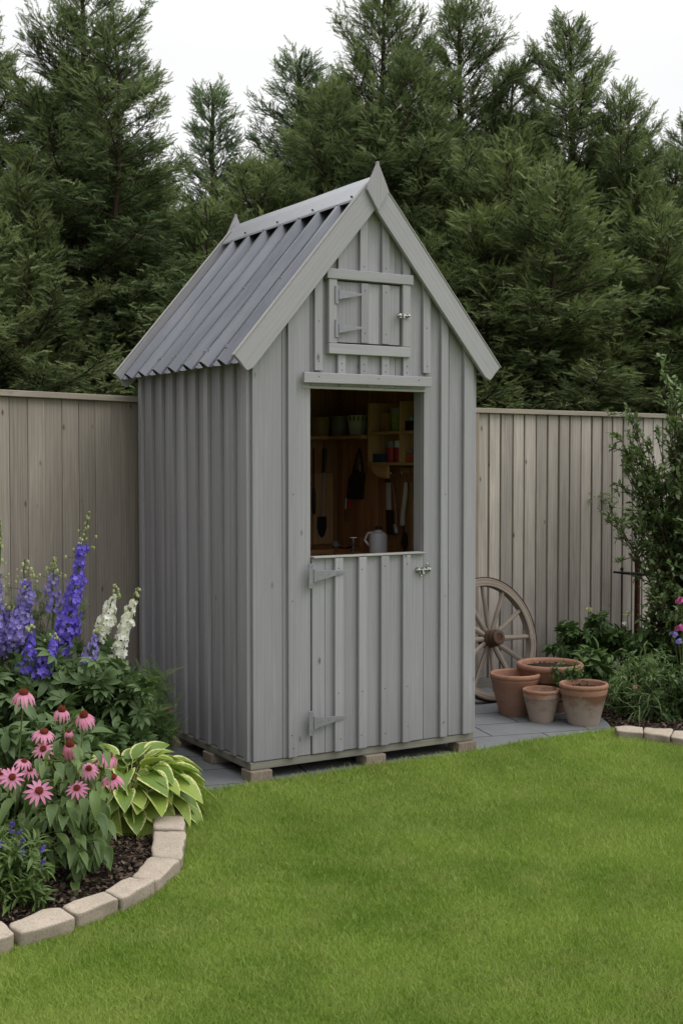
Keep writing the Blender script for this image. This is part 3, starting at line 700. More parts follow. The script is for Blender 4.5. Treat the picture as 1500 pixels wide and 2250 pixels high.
e = empty('hatchet', wp(868, 1150), 'long wooden handle hung next to the saw', 'tool'); m = MB(); m.tube([wp(861, 1042), wp(864, 1075), wp(869, 1120), wp(871, 1170)], [.011, .010, .010, .014], 10); m.build('handle', TOOLW, e, smooth=True); m = MB(); m.tube([wp(869, 1152), wp(871, 1172)], [.017, .016], 10); m.build('ferrule', STEEL, e, smooth=True)
e = empty('billhook', wp(888, 1180), 'curved cream handle with dark blade below, right of the saw', 'tool'); m = MB(); m.tube([wp(892, 1060), wp(891, 1085), wp(886, 1120), wp(884, 1154)], [.012, .0145, .0145, .016], 10); m.build('handle', CREAM, e, smooth=True)
m = MB(); m.prism([wp(884, 1164), wp(893, 1172), wp(894, 1195), wp(888, 1214), wp(880, 1195)], (.003, 0, 0)); m.build('blade', DARKM, e); m = MB(); m.tube([wp(885, 1155), wp(886, 1170)], .005, 8); m.build('tang', DARKM, e)
e = empty('fork_handle', wp(906, 1190), 'rough reddish wooden handle nearest the door post', 'tool'); m = MB(); m.tube([wp(903, 1060), wp(906, 1110), wp(908, 1190), wp(907, 1216)], [.015, .018, .018, .020], 10); m.build('handle', TOOLW, e, smooth=True)
for px in (850, 863, 887, 903):
    p = wp(px, 1038, XR-.02); m = MB(); m.tube([(p[0]+.015, p[1], p[2]+.012), (p[0]-.012, p[1], p[2]+.012), (p[0]-.018, p[1], p[2]), (p[0]-.012, p[1], p[2]-.012)], .0028, 6); m.build('hook', CHROME, uo, smooth=True)
# bench top things
def bp(px, py): return onz(px, py, BZ+.001)
c = np.array(bp(737, 1204)); e = empty('dish', c, 'small round grey dish lying on the workbench', 'dish'); m = MB(); m.lathe([(1e-5, 0), (.018, 0), (.026, .012), (.024, .032), (.012, .040), (1e-5, .041)], 16, c+np.array([0, 0, .001])); m.build('body', GREYM, e, smooth=True)
c = np.array(bp(776, 1211)); e = empty('brass_tap', c, 'small bright metal tap standing on the workbench', 'tap'); m = MB(); m.lathe([(1e-5, 0), (.014, 0), (.014, .006), (.007, .012), (.007, .05), (.011, .055), (.011, .07), (1e-5, .072)], 16, c); m.tube([c+[0, 0, .04], c+[-.02, -.012, .042], c+[-.03, -.018, .028]], .006, 8); m.tube([c+[-.016, .01, .078], c+[.016, -.01, .078]], .004, 8); m.build('body', CHROME, e, smooth=True)
c = np.array(bp(831, 1216)); c[0] = min(c[0], XR-.07); e = empty('jug', c, 'white plastic jug with black cap on the workbench', 'jug'); m = MB()
m.lathe([(1e-5, 0), (.05, 0), (.055, .006), (.055, .095), (.048, .115), (.022, .128), (.02, .135), (1e-5, .135)], 24, c, wob=.04); m.build('body', PWHITE, e, smooth=True)
m = MB(); m.tube([c+[-.02, .02, .122], c+[-.046, .044, .112], c+[-.058, .055, .075], c+[-.040, .038, .045]], .007, 8); m.build('handle', PWHITE, e, smooth=True)
m = MB(); m.lathe([(.021, .136), (.021, .152), (.017, .155), (1e-5, .156)], 20, c); m.build('cap', BLACK, e, smooth=True)
c = np.array(bp(758, 1205)); e = empty('pruning_shears', c, 'small open pruning shears lying beside the tap', 'shears'); m = MB(); m.tube([c+[-.03, .03, .008], c, c+[.03, -.03, .008]], .005, 6); m.tube([c+[-.04, .0, .008], c, c+[.035, -.005, .008]], .005, 6); m.build('body', DARKM, e, smooth=True)
c = np.array(bp(800, 1200)); e = empty('crate', c, 'low dark wooden box beside the white jug', 'box'); m = MB(); 
for s in (-1, 1): m.box(c[0]-.06, c[0]+.05, c[1]+s*.05-.004, c[1]+s*.05+.004, c[2], c[2]+.06, 'x'); m.box(c[0]+(-.0645 if s < 0 else .05), c[0]+(-.0605 if s < 0 else .054), c[1]-.05, c[1]+.05, c[2], c[2]+.06, 'y')
m.box(c[0]-.06, c[0]+.05, c[1]-.0455, c[1]+.0455, c[2], c[2]+.006, 'x'); m.build('body', INT, e)

# ================================================================== FENCE
GP = lambda px, d: (CAM+ray(px, 1125)*d)[:2]
def planp(px, d):
    Xc = (px-750)/FPX*d; f2 = np.array([math.sin(YAW), math.cos(YAW)]); r2 = RT[:2]
    return CAM[:2]+f2*d+r2*Xc
ZF, ZF2 = 1.85, 1.835
A0, A1 = planp(0, 6.75), planp(308, 7.53)
A0 = A0+(A0-A1)*1.6
Ms, Ns = planp(716, 8.46), planp(1018, 8.68)       # bends hidden behind the shed
B0, B1 = planp(1047, 8.75), planp(1390, 9.68); B1 = B1+(B1-B0)*1.2
def fence(pts, ztop, label, pitch, wb, mode, mat):
    pts = [np.array(p) for p in pts]; e = empty('wooden_fence', (*((pts[-2]+pts[-1])/2), G), label, 'fence'); m = MB(); cap = []; rails = []; gb = []; posts = []; bk = MB()
    for P, Q in zip(pts, pts[1:]):
        L = np.linalg.norm(Q-P); d = (Q-P)/L; nrm = np.array([d[1], -d[0]])
        if np.dot(nrm, CAM[:2]-P) < 0: nrm = -nrm
        D3 = np.array([d[0], d[1], 0]); N3 = np.array([nrm[0], nrm[1], 0]); s = 0; base = np.array([P[0], P[1], 0])
        zb0, zt0 = G+.07, ztop-.034
        while s < L:
            ww = wb*random.uniform(.93, 1.06) if mode != 'flush' else wb
            c = base+D3*(s+pitch/2+random.uniform(-.002, .002))+N3*random.uniform(-.0015, .0015)
            m.obox(c+np.array([0, 0, (zb0+zt0)/2]), (0, 0, (zt0-zb0)/2), D3*ww/2, N3*.0075)
            if mode != 'flush': bk.obox(c+D3*pitch/2-N3*.0165+np.array([0, 0, (zb0+zt0)/2]), (0, 0, (zt0-zb0)/2-.001), D3*(pitch/2-.001), N3*.007)
            s += pitch
        c = base+D3*L/2+N3*.004
        q = MB(); q.obox(c+np.array([0, 0, ztop-.016]), D3*(L/2+.01), N3*.036, np.array([0, 0, .0165])); q.build('cap_rail', CAP, e, bevel=.003)
        for z in (.3, 1.45):
            q = MB(); q.obox(c-N3*.058+np.array([0, 0, z]), D3*L/2, N3*.02, np.array([0, 0, .035])); q.build('rail', mat, e, bevel=.003)
        q = MB(); q.obox(c+np.array([0, 0, G+.034])-N3*.004, D3*L/2, np.array([0, 0, .034]), N3*.012); q.build('gravel_board', FRAMEW, e, bevel=.003)
        s = .3
        while s < L:
            q = MB(); cc = base+D3*s-N3*.125; q.obox(cc+np.array([0, 0, (G+ztop-.04)/2]), (0, 0, (ztop-.04-G)/2), D3*.045, N3*.045); q.build('post', mat, e, bevel=.004); s += 1.8
    m.build('boards', mat, e, bevel=.003)
    if mode != 'flush': bk.build('backing_boards', FBACK, e, bevel=.002)
    return D3, N3
fence([A0, A1], ZF, 'brown flush board fence left of the shed behind the tall blue flowers', .118, .1145, 'flush', FENCEL)
FD, FN = fence([A1+np.array([.02, .05]), Ms, Ns, B1], ZF2, 'grey overlapping board fence right of the shed behind the wagon wheel', .113, .098, 'overlap', FENCER)

# ================================================================== GROUND
def poly(name, pts, z, mat, label=None):
    me = bpy.data.meshes.new(name); me.from_pydata([(float(p[0]), float(p[1]), z) for p in pts], [], [tuple(range(len(pts)))]); me.materials.append(mat)
    o = link(me, name); tag(o, kind='structure')
    if me.polygons[0].normal.z < 0: me.flip_normals()
    return o
poly('ground', [(-150, -150), (150, -150), (150, 150), (-150, 150)], G, SOIL)
def gpx(L, z=G): return [onz(a, b, z)[:2] for a, b in L]
def smooth_poly(P, n=4):
    P = [np.array(p) for p in P]; out = []
    for i in range(len(P)-1):
        p0, p1, p2, p3 = P[max(i-1, 0)], P[i], P[i+1], P[min(i+2, len(P)-1)]
        for t in np.linspace(0, 1, n, endpoint=False):
            out.append(.5*((2*p1)+(-p0+p2)*t+(2*p0-5*p1+4*p2-p3)*t*t+(-p0+3*p1-3*p2+p3)*t**3))
    return out+[P[-1]]
left_edge = gpx([(-420, 2190), (-200, 2150), (-60, 2112), (48, 2078), (170, 2040), (262, 2008), (345, 1962), (396, 1900), (409, 1846), (412, 1800), (424, 1765), (436, 1749)])
patio_edge = gpx([(436, 1749), (510, 1736), (591, 1724), (690, 1709), (793, 1693), (930, 1673), (1060, 1654), (1150, 1636), (1233, 1624), (1347, 1608)])
right_edge = gpx([(1347, 1608), (1380, 1622), (1411, 1627), (1472, 1636), (1560, 1650), (1700, 1668)])
le = smooth_poly(left_edge); pe = smooth_poly(patio_edge); re_ = smooth_poly(right_edge)
lawn_pts = le+pe[1:]+re_[1:]+[np.array([9, -1.]), np.array([9, -12.]), np.array([-9, -12.]), np.array([-9, -3.])]
poly('lawn', lawn_pts, G+.008, LAWN)
back = [A1+(B1-A1)*t for t in (0, .5)]
pr = gpx([(1347, 1608), (1335, 1590), (1300, 1560), (1250, 1528), (1235, 1500)])
pl = gpx([(330, 1600), (380, 1690), (430, 1765)])
poly('patio', [p-np.array([.1, .5])*0 for p in pl]+gpx([(470, 1790), (1300, 1650)])+pr+[B0+(B1-B0)*.2, Ns, Ms, A1], G+.004, SLAB)

# grass blades
def inpoly(px, py, P):
    P = np.array(P); ins = np.zeros(len(px), bool); j = len(P)-1
    for i in range(len(P)):
        c = ((P[i, 1] > py) != (P[j, 1] > py)) & (px < (P[j, 0]-P[i, 0])*(py-P[i, 1])/(P[j, 1]-P[i, 1]+1e-12)+P[i, 0]); ins ^= c; j = i
    return ins
def grass(n):
    # sample in depth/lateral wedge, density falling with distance
    d = 3.2*(8.6/3.2)**rng.random(n)
    half = .29*d+.55; x = (rng.random(n)*2-1)*half
    f2 = np.array([math.sin(YAW), math.cos(YAW)]); r2 = RT[:2]
    P = CAM[:2]+f2*d[:, None]+r2*x[:, None]
    # evener density: keep with probability ~ distance weighting
    keep = inpoly(P[:, 0]+rng.normal(0, .008, n), P[:, 1]+rng.normal(0, .008, n), lawn_pts)
    P = P[keep]; d = d[keep]; n = len(P)
    a = rng.random(n)*2*np.pi
    cl = .5+.5*np.sin(P[:, 0]*3.1+np.sin(P[:, 1]*2.3)*2)*np.sin(P[:, 1]*2.7+np.sin(P[:, 0]*1.9)*2)
    h = (.012+.013*rng.random(n)**1.3)*(.9+.2*cl)*(1+.08*(d-4))
    long = rng.random(n) < .006; h[long] *= 1.6
    wd = (.0008+.0006*rng.random(n))*(.75+.25*d/3.2)
    lean = rng.normal(0, .5, (n, 2))*h[:, None]
    side = np.stack([np.cos(a), np.sin(a)], 1)*wd[:, None]
    z0 = np.full(n, G+.007)
    v0 = np.column_stack([P-side, z0]); v1 = np.column_stack([P+side, z0])
    mid = P+lean*.35; v2 = np.column_stack([mid+side*.75, z0+h*.6]); v3 = np.column_stack([mid-side*.75, z0+h*.6])
    v4 = np.column_stack([P+lean, z0+h*.97])
    V = np.stack([v0, v1, v2, v3, v4], 1).reshape(-1, 3); b = np.arange(n)*5
    t = rng.random(n); t[long] = .97
    o = fastmesh('grass', V, [np.stack([b, b+1, b+2, b+3], 1), np.stack([b+3, b+2, b+4], 1)], BLADE, np.repeat(t, 5))
    tag(o, 'short mown green grass blades of the lawn', 'grass', kind='stuff')
grass(1000000)
# taller fringe along the edging stones and the paving
def fringe():
    pts = np.array(le+pe+re_); seg = []
    for i in range(len(pts)-1):
        L = np.linalg.norm(pts[i+1]-pts[i]); k = int(L*420)
        if L < 1.5 and k: t = rng.random(k)[:, None]; seg.append(pts[i]+(pts[i+1]-pts[i])*t)
    P = np.concatenate(seg); n = len(P); P = P+rng.normal(0, .012, (n, 2)); a = rng.random(n)*6.28
    h = .014+.026*rng.random(n)**2; wd = .0016+0*h; lean = rng.normal(0, .45, (n, 2))*h[:, None]
    side = np.stack([np.cos(a), np.sin(a)], 1)*wd[:, None]; z0 = np.full(n, G+.006)
    V = np.stack([np.column_stack([P-side, z0]), np.column_stack([P+side, z0]), np.column_stack([P+lean*.4+side*.7, z0+h*.6]), np.column_stack([P+lean*.4-side*.7, z0+h*.6]), np.column_stack([P+lean, z0+h])], 1).reshape(-1, 3)
    b = np.arange(n)*5
    o = fastmesh('edge_grass', V, [np.stack([b, b+1, b+2, b+3], 1), np.stack([b+3, b+2, b+4], 1)], BLADE, np.repeat(rng.random(n), 5)); tag(o, 'slightly longer grass fringe along stones and paving', 'grass', kind='stuff')
fringe()
# mulch chips
def mulch(n):
    out = []
    regL = gpx([(-300, 2120), (48, 2040), (170, 1998), (330, 1920), (370, 1850), (380, 1780), (360, 1700), (250, 1680), (-400, 1700)])
    regR = gpx([(1300, 1560), (1345, 1598), (1410, 1605), (1600, 1625), (1700, 1560), (1500, 1500), (1250, 1520)])
    for reg, k in ((regL, n), (regR, n//2)):
        r = np.array(reg); lo_, hi = r.min(0), r.max(0); P = lo_+(hi-lo_)*rng.random((k*3, 2)); P = P[inpoly(P[:, 0], P[:, 1], reg)][:k]; out.append(P)
    P = np.concatenate(out); n = len(P); s = .0035+.009*rng.random(n)**2; a = rng.random(n)*6.28; tl = rng.normal(0, .35, (n, 2)); asp = .3+.6*rng.random(n)
    u = np.stack([np.cos(a), np.sin(a), tl[:, 0]], 1)*s[:, None]; v = np.stack([-np.sin(a), np.cos(a), tl[:, 1]], 1)*(s*asp)[:, None]
    c = np.column_stack([P, G+.004+.016*rng.random(n)])
    V = np.stack([c-u-v, c+u-v*.7, c+u*.8+v, c-u*.9+v*.8], 1).reshape(-1, 3); b = np.arange(n)*4
    o = fastmesh('mulch', V, [np.stack([b, b+1, b+2, b+3], 1)], MULCH, np.repeat(rng.random(n)**2.2, 4)); tag(o, 'dark bark chip mulch covering the flower beds', 'mulch', kind='stuff')
mulch(26000)

# ================================================================== EDGING STONES
def stone_obj(corners, zt, label, group):
    """corners: 4 plan points: inner-left, inner-right, outer-right, outer-left"""
    C = [np.array(c[:2], float) for c in corners]; mC = sum(C)/4; C = [mC+(c-mC)*1.022 for c in C]; n = 12; V = []; F = []; idx = {}
    ph = random.uniform(0, 100)
    def P(u, v, w):
        q = np.array([u, v, w]); r = .15; c = np.clip(q, -1+r, 1-r); dlt = q-c; l = np.linalg.norm(dlt)
        if l > 1e-9: q = c+dlt/l*min(r, max(abs(dlt)))
        a, b, h = (q[0]+1)/2, (q[1]+1)/2, (q[2]+1)/2
        xy = (C[0]*(1-a)+C[1]*a)*(1-b)+(C[3]*(1-a)+C[2]*a)*b
        z = G-.02+(zt-G+.02)*h
        p = Vector((xy[0], xy[1], z)); nz = mnoise.fractal(Vector((p.x*9+ph, p.y*9, p.z*9)), 1.0, 2.0, 4)
        nn = mnoise.noise_vector(Vector((p.x*14+ph, p.y*14, p.z*14)))
        return (p.x+nn.x*.009, p.y+nn.y*.009, p.z+nz*.007+(nn.z*.003))
    rng_ = np.linspace(-1, 1, n+1)
    def vid(u, v, w):
        k = (round(u, 4), round(v, 4), round(w, 4))
        if k not in idx: idx[k] = len(V); V.append(P(u, v, w))
        return idx[k]
    for s in (-1, 1):
        for i in range(n):
            for j in range(n):
                a, b, c, d = rng_[i], rng_[i+1], rng_[j], rng_[j+1]
                for ax in range(3):
                    def mk(x, y): q = [0, 0, 0]; q[ax] = s; q[(ax+1) % 3] = x; q[(ax+2) % 3] = y; return vid(*q)
                    f = (mk(a, c), mk(b, c), mk(b, d), mk(a, d)); F.append(f if s > 0 else f[::-1])
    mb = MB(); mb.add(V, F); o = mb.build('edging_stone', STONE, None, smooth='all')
    c = sum(C)/4; o.data.transform(Matrix.Translation((-c[0], -c[1], -G))); o.location = (c[0], c[1], G)
    # make sure normals face outwards
    import bmesh
    bm = bmesh.new(); bm.from_mesh(o.data); bmesh.ops.recalc_face_normals(bm, faces=bm.faces); bm.to_mesh(o.data); bm.free()
    tag(o, label, 'edging stone', group); return o
ZT = G+.066
SP = [[(-95, 2062), (4, 2026), (34, 2052), (-60, 2092), 'edging stone cut off by the left edge of the photo'],
      [(20, 2026), (132, 1992), (163, 2016), (46, 2050), 'long cracked edging stone second from the left edge of the photo'],
      [(137, 1991), (226, 1957), (262, 1975), (168, 2008), 'edging stone just below the coneflower leaves, third from the left'],
      [(229, 1956), (286, 1926), (341, 1934), (266, 1973), 'edging stone at the lower bend, in front of the bare mulch'],
      [(289, 1924), (331, 1880), (394, 1888), (346, 1931), 'pale edging stone at the sharpest bend, in front of the mulch'],
      [(333, 1877), (338, 1826), (407, 1826), (398, 1885), 'edging stone just below the lowest hosta leaves'],
      [(338, 1822), (336, 1782), (400, 1778), (408, 1822), 'edging stone half hidden beneath the hosta leaves'],
      [(334, 1778), (326, 1745), (386, 1740), (400, 1774), 'last edging stone behind the hosta by the paving']]
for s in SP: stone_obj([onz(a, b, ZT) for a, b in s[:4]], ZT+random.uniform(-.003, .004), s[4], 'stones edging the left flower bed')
ZT2 = G+.062
SR = [[(1349, 1594), (1412, 1596), (1411, 1608), (1358, 1604), 'edging stone of the right bed nearest the terracotta pots'],
      [(1415, 1597), (1478, 1603), (1472, 1617), (1413, 1609), 'middle edging stone of the right bed'],
      [(1481, 1604), (1545, 1612), (1542, 1627), (1475, 1618), 'edging stone cut off by the right edge of the photo']]
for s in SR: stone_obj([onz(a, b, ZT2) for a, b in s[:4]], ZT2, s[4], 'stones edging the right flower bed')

# ================================================================== POTS
def tpot(label, px, pyb, R1, R0, H, bloom, style, soilz=None, wob=0):
    c = onz(px, pyb, G+.004); e = empty('terracotta_pot', c, label, 'flower pot', None); m = MB(); c = np.array(c)
    rr = .011*R1/.14
    if style == 'bowl':
        prof = [(1e-5, 0), (R0*.97, 0), (R0, .004), (R0*1.18, H*.62), (R1*.86, H*.64), (R1*.88, H*.66), (R1*.90, H*.80), (R1*.93, H*.83)]
    elif style == 'band':
        prof = [(1e-5, 0), (R0*.97, 0), (R0, .004), (R0+(R1-R0)*.80, H*.74), (R0+(R1-R0)*.84, H*.745), (R1*.945, H*.76), (R1*.96, H*.87), (R1*.95, H*.885)]
    else:
        prof = [(1e-5, 0), (R0*.97, 0), (R0, .004), (R1*.93, H*.82), (R1*.95, H*.84)]
    z = H-rr*1.4
    prof += [(R1-rr+rr*math.cos(a), z+1.3*rr*math.sin(a)) for a in np.linspace(-1.3, 3.0, 9)]
    Ri = R1-2*rr; sz = soilz if soilz else .012
    prof += [(Ri-.004, H*.7), (R0*.85+(Ri-R0*.85)*sz/H*.9, sz), (1e-5, sz)]
    m.lathe(prof, 56, c, wob=wob); b = m.build('body', TERRA, None, smooth=True, angle=50)
    b.data.transform(Matrix.Translation(-Vector(c))); b.parent = e; b['bloom'] = bloom
    if soilz:
        m = MB(); rs = R0*.9+(Ri-R0*.9)*soilz/H+.004; N_ = 18
        prof = [(1e-5, soilz+.016), (rs*.3, soilz+.02), (rs*.6, soilz+.013), (rs*.9, soilz+.006), (rs, soilz+.002)]
        m.lathe(prof[::-1], 28, c); 
        for k in range(90):
            a = random.uniform(0, 6.28); q = rs*.85*math.sqrt(random.random()); m.ball(c+[q*math.cos(a), q*math.sin(a), soilz+.014], random.uniform(.003, .009), 5, (1, 1, .6))
        m.build('soil', SOILD, e, smooth=True)
    return e, c
tpot('wide shallow terracotta bowl with soil, the largest pot beside the wagon wheel', 1207, 1560, .212, .118, .305, .15, 'bowl', .268)
tpot('plain empty reddish terracotta pot in front of the wagon wheel', 1131, 1569, .160, .098, .262, .12, 'plain')
tpot('smallest terracotta pot, empty and whitened, between two larger pots', 1189, 1584, .116, .072, .198, .9, 'band')
tpot('whitened terracotta pot with soil at the right end of the pots', 1281, 1590, .148, .093, .248, 1.0, 'band', .205)

# ================================================================== WAGON WHEEL
def wheel():
    d = 8.40; hub = atd(1073, 1414, d); Rw = .410
    zdir = Vector(FN).normalized(); tilt = R(13)
    c = Vector(hub); c.z = G+Rw*math.cos(tilt)+.006
    e = empty('wagon_wheel', (c.x, c.y, G), 'old wooden spoked wagon wheel leaning on the fence behind the pots', 'wagon wheel')
    X = np.array(FD); Z = np.array([0, 0, 1.])*math.cos(tilt)-np.array(FN)*math.sin(tilt); Y = np.cross(Z, X)
    if np.dot(Y, FN) < 0: Y = -Y
    Y = Y/np.linalg.norm(Y); c = np.array(c)
    A = np.stack([X, Z, Y], 1)     # local: x, z radial plane; third = axle to viewer
    N_ = 72
    def ring(r0, r1, w, mat, name, tone=None):
        m = MB(); prof = [(r0, -w/2), (r1, -w/2), (r1, w/2), (r0, w/2), (r0, -w/2)]; V = []; F = []; gc = []
        for i, (r, z) in enumerate(prof[:4]):
            for j in range(N_):
                a = 2*math.pi*j/N_; V.append(c+A@np.array([r*math.cos(a), r*math.sin(a), z])); gc.append((r, z, a*Rw))
        for i in range(4):
            for j in range(N_): F.append((i*N_+j, i*N_+(j+1) % N_, ((i+1) % 4)*N_+(j+1) % N_, ((i+1) % 4)*N_+j))
        m.add(V, F, gc, tone); return m.build(name, mat, e, bevel=.003)
    ring(Rw-.058, Rw-.006, .05, WHEEL, 'rim', .6); ring(Rw-.0055, Rw, .056, RUST, 'iron_tyre')
    for k in range(12):
        a = math.pi/2-R(2)+k*math.pi/6; u = A@np.array([math.cos(a), math.sin(a), 0])
        m = MB(); pts = [c+u*.055+Y*.012, c+u*.12+Y*.010, c+u*.24+Y*.004, c+u*(Rw-.055)]
        m.tube(pts, [.013, .0155, .0135, .012], 8, squash=1.25); m.build('spoke', WHEEL, e, smooth=True)
    m = MB(); m.lathe([(.040, -.07), (.050, -.05), (.062, -.01), (.062, .02), (.052, .05), (.053, .052), (.053, .07), (.048, .085), (.047, .105), (.041, .108), (.026, .108), (.024, .06), (1e-5, .06)], 28, c, axis=A); m.build('hub', HUBW, e, smooth=True)
    for z in (-.02, .055, .088):
        m = MB(); r = .0645 if z < .03 else (.0555 if z < .07 else .0505); m.lathe([(r-.006, z), (r, z), (r, z+.014), (r-.006, z+.014)], 28, c, axis=A); m.build('hub_band', RUST, e, smooth=True)
wheel()
# rusty iron stake with a cross bar
p = planp(1401, 9.55); e = empty('iron_stake', (*p, G), 'rusty brown post with a thin dark crossbar at the fence', 'garden post')
zt_ = float(atd(1401, 1222, 9.55)[2]); zc_ = float(atd(1401, 1259, 9.55)[2])
m = MB(); m.tube([(p[0], p[1], G), (p[0]+.004, p[1], zc_), (p[0], p[1], zt_)], [.022, .021, .022], 12); m.build('post', RUST, e, smooth=True)
m = MB(); a_, b_2 = atd(1347, 1257, 9.5), atd(1456, 1262, 9.5); mm = (np.array(a_)+b_2)/2-[0, 0, .008]; m.tube([a_, mm, b_2], [.008, .014, .011], 8); m.build('crossbar', DARKM, e, smooth=True)
m = MB(); a_ = atd(1366, 1250, 9.5); m.tube([a_, (a_[0], a_[1], G)], .006, 8); m.ball(a_, .014, 8); m.build('rod', DARKM, e, smooth=True)

# ================================================================== VEGETATION
def frame_from(d, up=None):
    """(n,3) directions -> (n,3,3) with columns side, dir, normal"""
    d = d/np.linalg.norm(d, axis=1, keepdims=True)
    if up is None: up = np.tile([0, 0, 1.], (len(d), 1))
    s = np.cross(d, up); l = np.linalg.norm(s, axis=1, keepdims=True); s = np.where(l < 1e-3, np.array([[1., 0, 0]]), s/np.maximum(l, 1e-9))
    n = np.cross(s, d); return np.stack([s, d, n], 2)
def leaf_tpl(L=1., Wd=.35, n=5, droop=.25, fold=.12, p=.9, tipp=1.0, cup=0):
    ts = np.linspace(0, 1, n+1); V = []; g = []
    for t in ts:
        w = Wd/2*math.sin(math.pi*min(1, t**p*.97+.03))**tipp if t < 1 else 0.004
        z = -droop*t*t; y = t*(1-droop*.35*t)
        for u in (-1, 0, 1): V.append((u*w, y*L, (z+abs(u)*fold*w/ Wd*2*.5+cup*0)*L)); g.append((u, t, 0))
    F = [(i*3+j, i*3+j+1, i*3+j+4, i*3+j+3) for i in range(n) for j in range(2)]
    return np.array(V), np.array(F), np.array(g, float)
def multi(tpl, mats):
    Vs, Fs, gs = [], [], []; b = 0
    for (A, o) in mats: Vs.append(tpl[0]@np.array(A).T+np.array(o)); Fs.append(tpl[1]+b); gs.append(tpl[2]); b += len(tpl[0])
    return np.concatenate(Vs), np.concatenate(Fs), np.concatenate(gs)
def rotz(a): return np.array([[math.cos(a), -math.sin(a), 0], [math.sin(a), math.cos(a), 0], [0, 0, 1]])
def rotx(a): return np.array([[1, 0, 0], [0, math.cos(a), -math.sin(a)], [0, math.sin(a), math.cos(a)]])
class LS:
    """scattered leaves collected into one mesh"""
    def __init__(s): s.V = []; s.F = []; s.T = []; s.G = []; s.n = 0
    def put(s, tpl, pos, fr, scale, tone):
        V, F, g = tpl; k = len(pos)
        if k == 0: return
        W_ = np.einsum('kij,vj->kvi', fr*np.asarray(scale)[:, None, None], V)+np.asarray(pos)[:, None, :]
        s.V.append(W_.reshape(-1, 3)); s.F.append((F[None]+(np.arange(k)*len(V))[:, None, None]+s.n).reshape(-1, F.shape[1]))
        s.T.append(np.repeat(tone, len(V))); gg = np.tile(g, (k, 1)); gg[:, 2] = np.repeat(rng.random(k)*40, len(V)); s.G.append(gg); s.n += k*len(V)
    def build(s, name, mat, parent, smooth=True):
        fs = {}
        for f in s.F: fs.setdefault(f.shape[1], []).append(f)
        return fastmesh(name, np.concatenate(s.V), [np.concatenate(v) for v in fs.values()], mat, np.clip(np.concatenate(s.T), 0, 1), np.concatenate(s.G), parent, smooth)
T_OV = leaf_tpl(1, .42, 5, .30, .18); T_LAN = leaf_tpl(1, .22, 4, .35, .1); T_SM = leaf_tpl(1, .5, 3, .15, .15); T_HOS = leaf_tpl(1, .56, 7, .55, .22, .8, .8); T_CONEL = leaf_tpl(1, .36, 6, .5, .2, .8)
T_GRASS = leaf_tpl(1, .05, 5, .7, .1)
T_PALM = multi(leaf_tpl(1, .36, 4, .3, .15, 1.1), [(rotz(a)*s, (0, .08, 0)) for a, s in ((0, 1), (.65, .9), (-.65, .9), (1.35, .68), (-1.35, .68))])
T_FEATH = multi(leaf_tpl(1, .20, 2, .1, 0), [(rotz(s*(.95-.3*i/9))*(.34*(1-.55*i/9)), (0, i/9*.85, -.12*(i/9)**2)) for i in range(10) for s in (-1, 1)]+[(np.eye(3)*.25, (0, .82, -.1))])
T_FLORET = multi(leaf_tpl(1, .75, 2, .1, .2, .7), [(rotz(a)@rotx(.35), (0, 0, 0)) for a in np.linspace(0, 6.283, 6)[:5]])
# conifer spray: tris
def spray_tpl(seed):
    r = random.Random(seed); V = []; F = []; n = 7
    for i in range(n):
        t = i/n; x0 = math.sin(t*2)*.02
        for s in (-1, 1):
            L = .36*(1-t*.65)*r.uniform(.75, 1.15); a = s*(.85-.25*t)+r.uniform(-.12, .12); dx, dy = math.sin(a), math.cos(a); z = r.uniform(-.05, .08)
            b = len(V); wv = .055; V += [(x0-dy*wv, t+dx*wv*s*0, -.1*t*t), (x0+dy*wv, t+.05, -.1*t*t), (x0+dx*L, t+dy*L, -.1*t*t+z-.1*L)]
            F.append((b, b+1, b+2))
            # a side leaflet
            b = len(V); mx_, my_ = x0+dx*L*.45, t+dy*L*.45; V += [(mx_, my_, -.1*t*t+z*.5), (mx_+.05, my_+.06, -.1*t*t+z*.5), (mx_+dx*L*.28+r.uniform(-.03, .03), my_+L*.42, -.1*t*t+z)]; F.append((b, b+1, b+2))
    b = len(V); V += [(-.02, .0, 0), (.02, 0, 0), (0, 1.12, -.15)]; F.append((b, b+1, b+2))
    V = np.array(V); g = np.zeros_like(V); g[:, 1] = V[:, 1]
    return V, np.array(F), g
SPR = [spray_tpl(i) for i in range(3)]

